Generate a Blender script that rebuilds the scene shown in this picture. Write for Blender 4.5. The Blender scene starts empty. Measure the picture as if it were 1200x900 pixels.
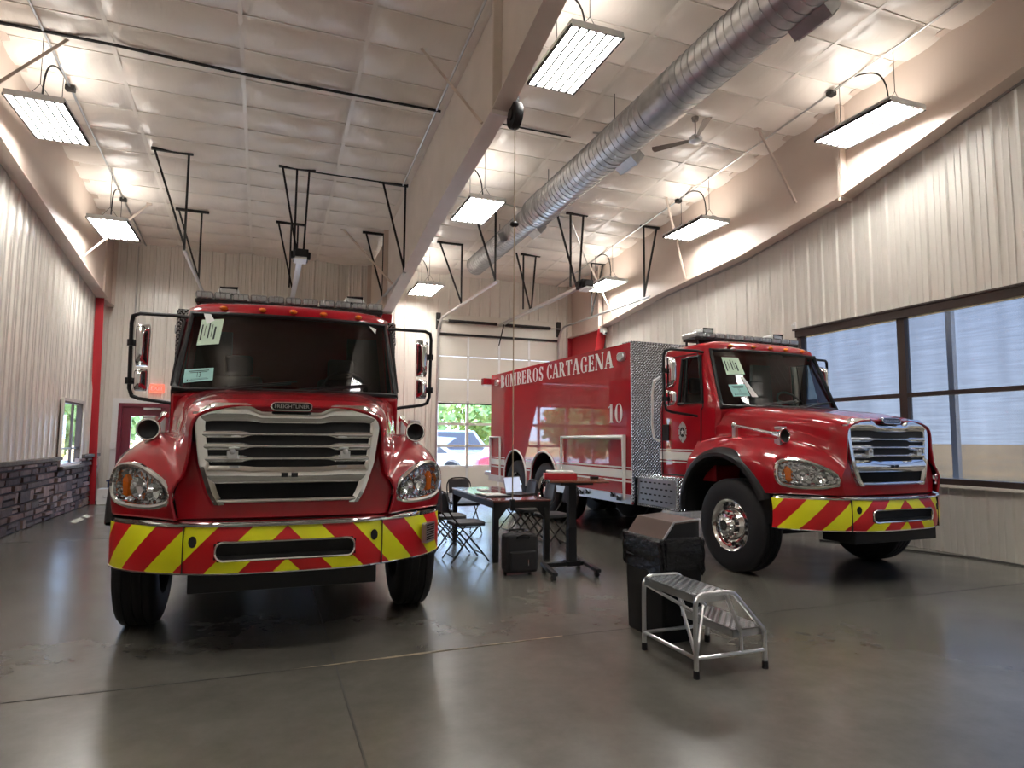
import bpy, bmesh, math, random
from mathutils import Vector, Matrix
random.seed(7)
PI = math.pi
D = bpy.data
C = bpy.context.scene.collection
sc = bpy.context.scene

# ------------------------------------------------------------------ materials
def mat(name, col, rough=.5, metal=0., coat=0., emit=None, estr=0., bump=None, noise=None, spec=None, alpha=None):
    m = D.materials.new(name); m.use_nodes = True
    nt = m.node_tree; b = nt.nodes['Principled BSDF']
    b.inputs['Base Color'].default_value = (*col, 1)
    b.inputs['Roughness'].default_value = rough
    b.inputs['Metallic'].default_value = metal
    if coat: b.inputs['Coat Weight'].default_value = coat; b.inputs['Coat Roughness'].default_value = .03
    if spec is not None: b.inputs['Specular IOR Level'].default_value = spec
    if emit: b.inputs['Emission Color'].default_value = (*emit, 1); b.inputs['Emission Strength'].default_value = estr
    tc = nt.nodes.new('ShaderNodeTexCoord')
    if noise:   # (scale, amount, second colour)
        n = nt.nodes.new('ShaderNodeTexNoise'); n.inputs['Scale'].default_value = noise[0]; n.inputs['Detail'].default_value = 6
        nt.links.new(tc.outputs['Object'], n.inputs['Vector'])
        r = nt.nodes.new('ShaderNodeMapRange'); r.inputs[1].default_value = .35; r.inputs[2].default_value = .65
        nt.links.new(n.outputs['Fac'], r.inputs[0])
        x = nt.nodes.new('ShaderNodeMix'); x.data_type = 'RGBA'
        x.inputs[6].default_value = (*col, 1); x.inputs[7].default_value = (*noise[2], 1)
        mm = nt.nodes.new('ShaderNodeMath'); mm.operation = 'MULTIPLY'; mm.inputs[1].default_value = noise[1]
        nt.links.new(r.outputs[0], mm.inputs[0]); nt.links.new(mm.outputs[0], x.inputs[0])
        nt.links.new(x.outputs[2], b.inputs['Base Color'])
    if bump:    # (scale, strength, distance)
        n2 = nt.nodes.new('ShaderNodeTexNoise'); n2.inputs['Scale'].default_value = bump[0]; n2.inputs['Detail'].default_value = 5
        nt.links.new(tc.outputs['Object'], n2.inputs['Vector'])
        bp = nt.nodes.new('ShaderNodeBump'); bp.inputs['Strength'].default_value = bump[1]; bp.inputs['Distance'].default_value = bump[2]
        nt.links.new(n2.outputs['Fac'], bp.inputs['Height']); nt.links.new(bp.outputs[0], b.inputs['Normal'])
    return m

def schlick(nt, k=.94, b=.045):
    N = nt.nodes.new; L = nt.links.new; g = N('ShaderNodeNewGeometry'); d = N('ShaderNodeVectorMath'); d.operation = 'DOT_PRODUCT'; L(g.outputs['Normal'], d.inputs[0]); L(g.outputs['Incoming'], d.inputs[1])
    a = N('ShaderNodeMath'); a.operation = 'ABSOLUTE'; L(d.outputs['Value'], a.inputs[0]); s_ = N('ShaderNodeMath'); s_.operation = 'SUBTRACT'; s_.inputs[0].default_value = 1; L(a.outputs[0], s_.inputs[1])
    q = N('ShaderNodeMath'); q.operation = 'POWER'; q.inputs[1].default_value = 5; L(s_.outputs[0], q.inputs[0]); r = N('ShaderNodeMath'); r.operation = 'MULTIPLY_ADD'; r.inputs[1].default_value = k; r.inputs[2].default_value = b; L(q.outputs[0], r.inputs[0]); return r.outputs[0]

def glass(name, tint, rough=0., diff=0., dcol=(.6, .65, .7)):
    m = D.materials.new(name); m.use_nodes = True; nt = m.node_tree; nt.nodes.clear()
    o = nt.nodes.new('ShaderNodeOutputMaterial'); t = nt.nodes.new('ShaderNodeBsdfTransparent'); t.inputs[0].default_value = (*tint, 1)
    g = nt.nodes.new('ShaderNodeBsdfGlossy'); g.inputs['Roughness'].default_value = rough
    x = nt.nodes.new('ShaderNodeMixShader'); nt.links.new(schlick(nt), x.inputs[0])
    src = t
    if diff:
        d = nt.nodes.new('ShaderNodeBsdfDiffuse'); d.inputs[0].default_value = (*dcol, 1)
        y = nt.nodes.new('ShaderNodeMixShader'); y.inputs[0].default_value = diff
        nt.links.new(t.outputs[0], y.inputs[1]); nt.links.new(d.outputs[0], y.inputs[2]); src = y
    nt.links.new(src.outputs[0], x.inputs[1]); nt.links.new(g.outputs[0], x.inputs[2]); nt.links.new(x.outputs[0], o.inputs[0])
    return m

M = {}
M['red'] = mat('red_paint', (.31, .002, .009), .35, 0, 1.0, spec=.12)
M['redsteel'] = mat('red_column_paint', (.42, .012, .02), .5)
M['chrome'] = mat('chrome', (.86, .87, .88), .07, 1)
M['alu'] = mat('brushed_aluminium', (.72, .73, .75), .28, 1, bump=(180, .05, .01))
M['galv'] = mat('galvanised_steel', (.50, .51, .52), .32, 1, noise=(6, .7, (.36, .37, .38)))
M['steel'] = mat('track_steel', (.55, .55, .54), .4, 1)
M['dark'] = mat('dark_steel', (.022, .021, .020), .5, .2, spec=.35)
M['black'] = mat('black_plastic', (.009, .009, .010), .45, spec=.3)
M['rubber'] = mat('rubber', (.014, .014, .016), .62, spec=.3, bump=(60, .1, .01))
M['void'] = mat('black_mesh', (.006, .006, .007), .7)
M['white'] = mat('white_plastic', (.75, .76, .75), .4)
M['whitestripe'] = mat('white_vinyl', (.72, .72, .70), .35)
M['amber'] = mat('amber_lens', (.75, .16, .01), .2, 0, .5)
M['lens'] = mat('clear_lens', (.52, .54, .55), .12, .55)
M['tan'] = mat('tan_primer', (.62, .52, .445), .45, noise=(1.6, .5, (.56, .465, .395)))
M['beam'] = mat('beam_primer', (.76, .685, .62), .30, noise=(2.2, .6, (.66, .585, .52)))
M['trimgrey'] = mat('grey_angle_trim', (.33, .33, .31), .35, .4)
M['liner'] = mat('cream_liner_steel', (.72, .695, .635), .34, 0, .15, noise=(.8, .35, (.65, .625, .565)))
M['doorpanel'] = mat('cream_door_skin', (.66, .635, .565), .45, noise=(1, .3, (.60, .575, .51)))
M['brown'] = mat('bronze_window_frame', (.05, .035, .03), .35, .2)
M['maroon'] = mat('maroon_door_paint', (.16, .012, .03), .4)
M['cap'] = mat('stone_cap', (.17, .15, .125), .8, noise=(14, .8, (.10, .09, .075)), bump=(30, .5, .02))
M['fabric'] = mat('black_fabric', (.02, .02, .022), .9, bump=(220, .3, .005))
M['wood'] = mat('brown_laminate', (.19, .065, .035), .22, 0, .3, noise=(7, .5, (.13, .04, .022)))
M['lam'] = mat('red_brown_tabletop', (.17, .06, .05), .18, 0, .5, noise=(9, .5, (.10, .035, .03)))
M['paper'] = mat('paper', (.75, .76, .74), .7)
M['greenpaper'] = mat('pale_green_paper', (.50, .64, .50), .7, emit=None)
M['tealpaper'] = mat('teal_paper', (.30, .56, .54), .7)
M['ink'] = mat('ink', (.02, .03, .03), .7)
M['bag'] = mat('bin_liner', (.006, .006, .007), .16, 0, .25, spec=.3, bump=(26, .9, .03))
M['bronze'] = mat('brown_metal_lid', (.16, .115, .10), .3, .75)
M['laptop'] = mat('laptop_grey', (.33, .35, .40), .35, .6)
M['exit'] = mat('exit_sign_red', (.85, .20, .14), .5, emit=(1, .12, .07), estr=.6)
M['fan'] = mat('fan_metal', (.28, .25, .22), .4, .3)
M['tube'] = mat('lamp_tube', (1, 1, 1), .5, emit=(1, .965, .92), estr=30)
M['reflector'] = mat('lamp_reflector', (.85, .85, .83), .3, .3)
M['rope'] = mat('grey_hose', (.05, .05, .045), .6)
M['navy'] = mat('navy_plastic', (.02, .04, .12), .5)
M['seat'] = mat('seat_grey', (.045, .046, .05), .8)
M['seatpad'] = mat('chair_vinyl', (.028, .028, .032), .55)
M['skin'] = mat('emblem_silver', (.5, .5, .48), .35, .3)
M['asphalt'] = mat('concrete_apron', (.34, .34, .33), .9, noise=(.7, .6, (.26, .26, .25)))
M['field'] = mat('dry_field', (.62, .37, .12), .95, noise=(.08, .9, (.38, .27, .10)))
M['bark'] = mat('bark', (.10, .07, .05), .9)
M['carwhite'] = mat('car_white', (.75, .76, .78), .25, 0, .6)
M['carred'] = mat('car_red', (.5, .03, .06), .25, 0, .6)
M['carblue'] = mat('car_blue_grey', (.42, .47, .55), .25, 0, .6)
M['carglass'] = mat('car_glass', (.06, .07, .08), .35)
M['screen'] = glass('windscreen_glass', (.34, .38, .37), .0)
M['sideglass'] = glass('side_glass', (.62, .66, .65), .0)
M['pane'] = glass('clear_pane', (.92, .95, .95), .0)
M['lampglass'] = glass('lamp_glass', (.93, .94, .95), .0)

def leafmat():
    m = mat('leaves', (.16, .28, .05), .8, noise=(2.5, 1, (.42, .50, .16))); return m
M['leaf'] = leafmat()
M['leafdark'] = mat('dark_leaves', (.05, .10, .03), .8, noise=(2.5, 1, (.12, .19, .05)))

def film():      # wrinkled translucent film stretched behind the big window
    m = D.materials.new('window_film'); m.use_nodes = True; nt = m.node_tree; nt.nodes.clear(); N = nt.nodes.new; L = nt.links.new
    o = N('ShaderNodeOutputMaterial'); tc = N('ShaderNodeTexCoord'); mp = N('ShaderNodeMapping'); mp.inputs['Scale'].default_value = (1, 1.0, 30)
    n = N('ShaderNodeTexNoise'); n.inputs['Scale'].default_value = 1.5; n.inputs['Detail'].default_value = 5
    L(tc.outputs['Object'], mp.inputs[0]); L(mp.outputs[0], n.inputs['Vector'])
    mp2 = N('ShaderNodeMapping'); mp2.inputs['Scale'].default_value = (1, 2.5, .35)
    n2 = N('ShaderNodeTexNoise'); n2.inputs['Scale'].default_value = 1.3; n2.inputs['Detail'].default_value = 3
    L(tc.outputs['Object'], mp2.inputs[0]); L(mp2.outputs[0], n2.inputs['Vector'])
    a = N('ShaderNodeMath'); a.operation = 'ADD'; L(n.outputs['Fac'], a.inputs[0]); L(n2.outputs['Fac'], a.inputs[1])
    r = N('ShaderNodeMapRange'); r.inputs[1].default_value = .7; r.inputs[2].default_value = 1.3; r.inputs[3].default_value = .235; r.inputs[4].default_value = .30
    L(a.outputs[0], r.inputs[0])
    cc = N('ShaderNodeCombineColor'); L(r.outputs[0], cc.inputs[0]); L(r.outputs[0], cc.inputs[1]); L(r.outputs[0], cc.inputs[2])
    t = N('ShaderNodeBsdfTransparent'); L(cc.outputs[0], t.inputs[0])
    d = N('ShaderNodeBsdfTranslucent'); d.inputs[0].default_value = (.5, .52, .55, 1)
    x = N('ShaderNodeMixShader'); x.inputs[0].default_value = .05; L(t.outputs[0], x.inputs[1]); L(d.outputs[0], x.inputs[2])
    g = N('ShaderNodeBsdfGlossy'); g.inputs['Roughness'].default_value = .25
    y = N('ShaderNodeMixShader'); L(schlick(nt, .5, .03), y.inputs[0]); L(x.outputs[0], y.inputs[1]); L(g.outputs[0], y.inputs[2]); L(y.outputs[0], o.inputs[0])
    return m
M['film'] = film()

def floor_mat():
    m = D.materials.new('polished_concrete'); m.use_nodes = True; nt = m.node_tree; N = nt.nodes.new; L = nt.links.new; b = nt.nodes['Principled BSDF']
    tc = N('ShaderNodeTexCoord')
    n = N('ShaderNodeTexNoise'); n.inputs['Scale'].default_value = .55; n.inputs['Detail'].default_value = 5; n.inputs['Roughness'].default_value = .55; n.inputs['Distortion'].default_value = .3
    n2 = N('ShaderNodeTexNoise'); n2.inputs['Scale'].default_value = 5; n2.inputs['Detail'].default_value = 8; n2.inputs['Roughness'].default_value = .7
    n3 = N('ShaderNodeTexNoise'); n3.inputs['Scale'].default_value = 1.6; n3.inputs['Detail'].default_value = 4
    for k in (n, n2, n3): L(tc.outputs['Object'], k.inputs['Vector'])
    r = N('ShaderNodeValToRGB'); r.color_ramp.elements[0].position = .32; r.color_ramp.elements[0].color = (.075, .071, .060, 1)
    r.color_ramp.elements[1].position = .68; r.color_ramp.elements[1].color = (.140, .133, .115, 1)
    a = N('ShaderNodeMath'); a.operation = 'MULTIPLY_ADD'; a.inputs[1].default_value = .35; L(n2.outputs['Fac'], a.inputs[0])
    s = N('ShaderNodeMath'); s.operation = 'MULTIPLY'; s.inputs[1].default_value = .65; L(n.outputs['Fac'], s.inputs[0]); L(s.outputs[0], a.inputs[2])
    L(a.outputs[0], r.inputs[0]); L(r.outputs[0], b.inputs['Base Color'])
    rr = N('ShaderNodeMapRange'); rr.inputs[1].default_value = .3; rr.inputs[2].default_value = .7; rr.inputs[3].default_value = .20; rr.inputs[4].default_value = .27
    L(n3.outputs['Fac'], rr.inputs[0]); L(rr.outputs[0], b.inputs['Roughness'])
    b.inputs['Specular IOR Level'].default_value = .55
    return m
M['floor'] = floor_mat()

def ceil_mat():
    m = D.materials.new('vinyl_faced_insulation'); m.use_nodes = True; nt = m.node_tree; N = nt.nodes.new; L = nt.links.new; b = nt.nodes['Principled BSDF']
    b.inputs['Base Color'].default_value = (.76, .70, .63, 1); b.inputs['Roughness'].default_value = .30; b.inputs['Specular IOR Level'].default_value = .6
    tc = N('ShaderNodeTexCoord'); mp = N('ShaderNodeMapping'); mp.inputs['Scale'].default_value = (1.5, .6, 1)
    mp.inputs['Rotation'].default_value = (0, 0, .5)
    n = N('ShaderNodeTexNoise'); n.inputs['Scale'].default_value = 2.6; n.inputs['Detail'].default_value = 5; n.inputs['Distortion'].default_value = 1.2
    L(tc.outputs['Object'], mp.inputs[0]); L(mp.outputs[0], n.inputs['Vector'])
    bp = N('ShaderNodeBump'); bp.inputs['Strength'].default_value = .38; bp.inputs['Distance'].default_value = .03
    L(n.outputs['Fac'], bp.inputs['Height']); L(bp.outputs[0], b.inputs['Normal'])
    return m
M['ceiling'] = ceil_mat()

def stone_mat():
    m = D.materials.new('ashlar_stone'); m.use_nodes = True; nt = m.node_tree; N = nt.nodes.new; L = nt.links.new; b = nt.nodes['Principled BSDF']
    g = N('ShaderNodeNewGeometry'); r = N('ShaderNodeValToRGB'); cr = r.color_ramp
    cr.elements[0].color = (.085, .055, .045, 1); cr.elements[1].color = (.36, .26, .21, 1)
    e = cr.elements.new(.4); e.color = (.15, .105, .088, 1); e = cr.elements.new(.7); e.color = (.25, .155, .12, 1)
    L(g.outputs['Random Per Island'], r.inputs[0])
    tc = N('ShaderNodeTexCoord'); n = N('ShaderNodeTexNoise'); n.inputs['Scale'].default_value = 9; n.inputs['Detail'].default_value = 6; L(tc.outputs['Object'], n.inputs['Vector'])
    x = N('ShaderNodeMix'); x.data_type = 'RGBA'; x.blend_type = 'OVERLAY'; x.inputs[0].default_value = .6; L(r.outputs[0], x.inputs[6]); L(n.outputs['Fac'], x.inputs[7])
    h = N('ShaderNodeHueSaturation'); h.inputs['Saturation'].default_value = .9; L(x.outputs[2], h.inputs['Color']); L(h.outputs[0], b.inputs['Base Color'])
    b.inputs['Roughness'].default_value = .8
    bp = N('ShaderNodeBump'); bp.inputs['Strength'].default_value = .6; bp.inputs['Distance'].default_value = .03; L(n.outputs['Fac'], bp.inputs['Height']); L(bp.outputs[0], b.inputs['Normal'])
    return m
M['stone'] = stone_mat()

def chevron_mat():   # UV: u = distance along the bumper from its centre, v = height below the top lip
    m = D.materials.new('chevron_vinyl'); m.use_nodes = True; nt = m.node_tree; N = nt.nodes.new; L = nt.links.new; b = nt.nodes['Principled BSDF']
    uv = N('ShaderNodeUVMap'); uv.uv_map = 'UVMap'; sp = N('ShaderNodeSeparateXYZ'); L(uv.outputs[0], sp.inputs[0])
    ab = N('ShaderNodeMath'); ab.operation = 'ABSOLUTE'; L(sp.outputs[0], ab.inputs[0])
    ad = N('ShaderNodeMath'); ad.operation = 'ADD'; L(ab.outputs[0], ad.inputs[0]); L(sp.outputs[1], ad.inputs[1])
    dv = N('ShaderNodeMath'); dv.operation = 'DIVIDE'; dv.inputs[1].default_value = .436; L(ad.outputs[0], dv.inputs[0])
    a1 = N('ShaderNodeMath'); a1.operation = 'ADD'; a1.inputs[1].default_value = 5; L(dv.outputs[0], a1.inputs[0])
    fr = N('ShaderNodeMath'); fr.operation = 'FRACT'; L(a1.outputs[0], fr.inputs[0])
    gt = N('ShaderNodeMath'); gt.operation = 'LESS_THAN'; gt.inputs[1].default_value = .5; L(fr.outputs[0], gt.inputs[0])
    x = N('ShaderNodeMix'); x.data_type = 'RGBA'; x.inputs[6].default_value = (.56, .010, .016, 1); x.inputs[7].default_value = (.84, .85, .015, 1)
    L(gt.outputs[0], x.inputs[0]); L(x.outputs[2], b.inputs['Base Color']); b.inputs['Roughness'].default_value = .3
    return m
M['chevron'] = chevron_mat()

def plate_mat(name, scale, dark=.5):   # raised tread-plate lozenges
    m = D.materials.new(name); m.use_nodes = True; nt = m.node_tree; N = nt.nodes.new; L = nt.links.new; b = nt.nodes['Principled BSDF']
    b.inputs['Metallic'].default_value = 1; b.inputs['Roughness'].default_value = .08; b.inputs['Base Color'].default_value = (.42, .43, .45, 1)
    tc = N('ShaderNodeTexCoord'); sp = N('ShaderNodeSeparateXYZ'); L(tc.outputs['Object'], sp.inputs[0])
    ax = N('ShaderNodeMath'); ax.operation = 'ADD'; L(sp.outputs[0], ax.inputs[0]); L(sp.outputs[1], ax.inputs[1])
    def tri(inp, sign):
        p = N('ShaderNodeMath'); p.operation = 'ADD' if sign > 0 else 'SUBTRACT'; L(ax.outputs[0], p.inputs[0]); L(sp.outputs[2], p.inputs[1])
        q = N('ShaderNodeMath'); q.operation = 'MULTIPLY'; q.inputs[1].default_value = scale * PI; L(p.outputs[0], q.inputs[0])
        s = N('ShaderNodeMath'); s.operation = 'SINE'; L(q.outputs[0], s.inputs[0]); return s
    a = tri(ax, 1); c = tri(ax, -1)
    mu = N('ShaderNodeMath'); mu.operation = 'MULTIPLY'; L(a.outputs[0], mu.inputs[0]); L(c.outputs[0], mu.inputs[1])
    ab = N('ShaderNodeMath'); ab.operation = 'ABSOLUTE'; L(mu.outputs[0], ab.inputs[0])
    bp = N('ShaderNodeBump'); bp.inputs['Strength'].default_value = 1; bp.inputs['Distance'].default_value = .022; L(ab.outputs[0], bp.inputs['Height']); L(bp.outputs[0], b.inputs['Normal'])
    return m
M['tread'] = plate_mat('tread_plate', 21)

# ------------------------------------------------------------------ mesh builder
class MB:
    def __init__(s): s.v = []; s.f = []; s.uv = None
    def add(s, vs, fs):
        o = len(s.v); s.v += [Vector(p) for p in vs]; s.f += [tuple(i + o for i in f) for f in fs]; return s
    def box(s, x0, x1, y0, y1, z0, z1, rot=None, piv=None):
        vs = [Vector((x, y, z)) for z in (z0, z1) for y in (y0, y1) for x in (x0, x1)]
        if rot: 
            p = Vector(piv) if piv else Vector(((x0 + x1) / 2, (y0 + y1) / 2, (z0 + z1) / 2)); vs = [p + rot @ (q - p) for q in vs]
        return s.add(vs, [(0, 2, 3, 1), (4, 5, 7, 6), (0, 1, 5, 4), (2, 6, 7, 3), (0, 4, 6, 2), (1, 3, 7, 5)])
    def tube(s, pts, r, n=8, closed=False, caps=True, flat=1.0, up=None):
        pts = [Vector(p) for p in pts]; k = len(pts); rs = r if isinstance(r, (list, tuple)) else [r] * k
        prev = None; rings = []
        for i, p in enumerate(pts):
            if closed: t = (pts[(i + 1) % k] - pts[i - 1])
            else: t = pts[min(i + 1, k - 1)] - pts[max(i - 1, 0)]
            t = t.normalized() if t.length > 1e-9 else Vector((0, 0, 1))
            if prev is None:
                a = Vector(up) if up else (Vector((0, 0, 1)) if abs(t.z) < .9 else Vector((1, 0, 0)))
            else: a = prev
            a = (a - t * a.dot(t)); a = a.normalized() if a.length > 1e-6 else t.orthogonal().normalized()
            prev = a; b = t.cross(a)
            sc_ = 1
            if (0 < i < k - 1) or closed:
                d1 = (pts[i] - pts[i - 1]).normalized(); sc_ = 1 / max(.5, d1.dot(t))
            rings.append([p + (a * math.cos(q) * flat + b * math.sin(q)) * rs[i] * sc_ for q in [2 * PI * j / n for j in range(n)]])
        vs = [q for r_ in rings for q in r_]; fs = []
        for i in range(k if closed else k - 1):
            i2 = (i + 1) % k
            for j in range(n): j2 = (j + 1) % n; fs.append((i * n + j, i2 * n + j, i2 * n + j2, i * n + j2))
        if caps and not closed: fs.append(tuple(range(n))[::-1]); fs.append(tuple((k - 1) * n + j for j in range(n)))
        return s.add(vs, fs)
    def bar(s, p0, p1, w, h, up=(0, 0, 1)):    # rectangular bar
        p0, p1 = Vector(p0), Vector(p1); t = (p1 - p0).normalized(); a = Vector(up); a = a - t * a.dot(t)
        if a.length < 1e-4: a = Vector((0, 1, 0)) - t * t.y
        a.normalize(); b = t.cross(a)
        vs = [p + a * i * h / 2 + b * j * w / 2 for p in (p0, p1) for i, j in ((-1, -1), (-1, 1), (1, 1), (1, -1))]
        return s.add(vs, [(0, 1, 2, 3)[::-1], (4, 5, 6, 7), (0, 1, 5, 4), (1, 2, 6, 5), (2, 3, 7, 6), (3, 0, 4, 7)])
    def lathe(s, prof, n=32, axis='z', org=(0, 0, 0), close=False, a0=0, a1=2 * PI, mat=None):
        k = len(prof); full = abs(a1 - a0 - 2 * PI) < 1e-6; m = n if full else n + 1; vs = []
        for j in range(m):
            q = a0 + (a1 - a0) * j / n; c, d = math.cos(q), math.sin(q)
            for r, h in prof:
                p = (r * c, r * d, h) if axis == 'z' else ((h, r * c, r * d) if axis == 'x' else (r * d, h, r * c))
                p = Vector(p)
                if mat: p = mat @ p
                vs.append(p + Vector(org))
        fs = []
        for j in range(n):
            j2 = (j + 1) % m if full else j + 1
            for i in range(k - 1 if not close else k):
                i2 = (i + 1) % k; fs.append((j * k + i, j * k + i2, j2 * k + i2, j2 * k + i))
        return s.add(vs, fs)
    def prism(s, pts, d):   # closed 3d polygon extruded by vector d
        n = len(pts); d = Vector(d); vs = [Vector(p) for p in pts]; vs += [p + d for p in vs]
        fs = [tuple(range(n))[::-1], tuple(range(n, 2 * n))] + [(i, (i + 1) % n, n + (i + 1) % n, n + i) for i in range(n)]
        return s.add(vs, fs)
    def grid(s, rows, skip=None, wrap=False):
        h = len(rows); w = len(rows[0]); vs = [p for r in rows for p in r]; fs = []
        for i in range(h - 1):
            for j in range(w if wrap else w - 1):
                if skip and skip(i, j): continue
                j2 = (j + 1) % w; fs.append((i * w + j, i * w + j2, (i + 1) * w + j2, (i + 1) * w + j))
        return s.add(vs, fs)
    def blob(s, c, r, n=10, sz=(1, 1, 1)):
        vs = []; fs = []; m = n // 2
        for i in range(m + 1):
            t = PI * i / m
            for j in range(n): q = 2 * PI * j / n; vs.append(Vector(c) + Vector((r * sz[0] * math.sin(t) * math.cos(q), r * sz[1] * math.sin(t) * math.sin(q), r * sz[2] * math.cos(t))))
        for i in range(m):
            for j in range(n): j2 = (j + 1) % n; fs.append((i * n + j, (i + 1) * n + j, (i + 1) * n + j2, i * n + j2))
        return s.add(vs, fs)

def obj(name, mb, m, parent=None, bevel=0, smooth=35, solid=0, world=False, mods=None, seg=2, fix=True, sub=0, off=-1):
    me = D.meshes.new(name); off_v = Vector(parent.location) if (world and parent is not None) else Vector((0, 0, 0))
    if world and parent is not None and parent.parent is not None: off_v = off_v + Vector(parent.parent.location)
    me.from_pydata([tuple(p - off_v) for p in mb.v], [], mb.f)
    bm = bmesh.new(); bm.from_mesh(me)
    bmesh.ops.remove_doubles(bm, verts=bm.verts, dist=1e-5)
    if fix: bmesh.ops.recalc_face_normals(bm, faces=bm.faces)
    bm.to_mesh(me); bm.free()
    me.materials.append(m)
    o = D.objects.new(name, me); C.objects.link(o)
    if parent is not None: o.parent = parent
    if solid: q = o.modifiers.new('s', 'SOLIDIFY'); q.thickness = solid; q.offset = off
    if sub: q = o.modifiers.new('u', 'SUBSURF'); q.levels = sub; q.render_levels = sub
    if bevel: q = o.modifiers.new('b', 'BEVEL'); q.width = bevel; q.segments = seg; q.limit_method = 'ANGLE'; q.angle_limit = math.radians(32)
    if smooth:
        me.shade_smooth()
        if not sub: me.set_sharp_from_angle(angle=math.radians(smooth))
        if bevel: pass
    return o

def thing(name, label, cat, loc=(0, 0, 0), rz=0, group=None):
    o = D.objects.new(name, None); C.objects.link(o); o.location = loc; o.rotation_euler = (0, 0, rz)
    o.empty_display_size = .1; o['label'] = label; o['category'] = cat
    if group: o['group'] = group
    return o
def tag(o, label, cat, group=None, kind=None):
    o['label'] = label; o['category'] = cat
    if group: o['group'] = group
    if kind: o['kind'] = kind
    return o
def struct(name, mb, m, parent=None, label=None, **k):
    o = obj(name, mb, m, parent, **k)
    if parent is None: o['kind'] = 'structure'
    if label: o['label'] = label
    return o
def dup(root, loc, rz, label, group=None):
    r = root.copy(); C.objects.link(r); r.location = loc; r.rotation_euler = (0, 0, rz); r['label'] = label
    if group: r['group'] = group
    def rec(a, b):
        for ch in list(a.children):
            c = ch.copy(); C.objects.link(c); c.parent = b; rec(ch, c)
    rec(root, r); return r
def empty_struct(name, loc=(0, 0, 0), label=None):
    o = D.objects.new(name, None); C.objects.link(o); o.location = loc; o['kind'] = 'structure'
    if label: o['label'] = label
    return o
def catmull(P, n):
    P = [Vector(p) for p in P]; out = []
    for i in range(len(P) - 1):
        a = P[max(i - 1, 0)]; b = P[i]; c = P[i + 1]; d = P[min(i + 2, len(P) - 1)]
        for k in range(n):
            t = k / n; out.append(.5 * ((2 * b) + (c - a) * t + (2 * a - 5 * b + 4 * c - d) * t * t + (3 * b - 3 * c + d - a) * t ** 3))
    out.append(P[-1]); return out
def lerp(a, b, t): return a + (b - a) * t
def interp(tab, x):
    if x <= tab[0][0]: return tab[0][1]
    for (a, b), (c, d) in zip(tab, tab[1:]):
        if x <= c: return b + (d - b) * (x - a) / (c - a)
    return tab[-1][1]
def rrect(x0, x1, z0, z1, r, n=5):
    out = []
    for cx, cz, a in ((x1 - r, z1 - r, 0), (x0 + r, z1 - r, 90), (x0 + r, z0 + r, 180), (x1 - r, z0 + r, 270)):
        for k in range(n + 1): q = math.radians(a + 90 * k / n); out.append((cx + r * math.cos(q), cz + r * math.sin(q)))
    return out

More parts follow.
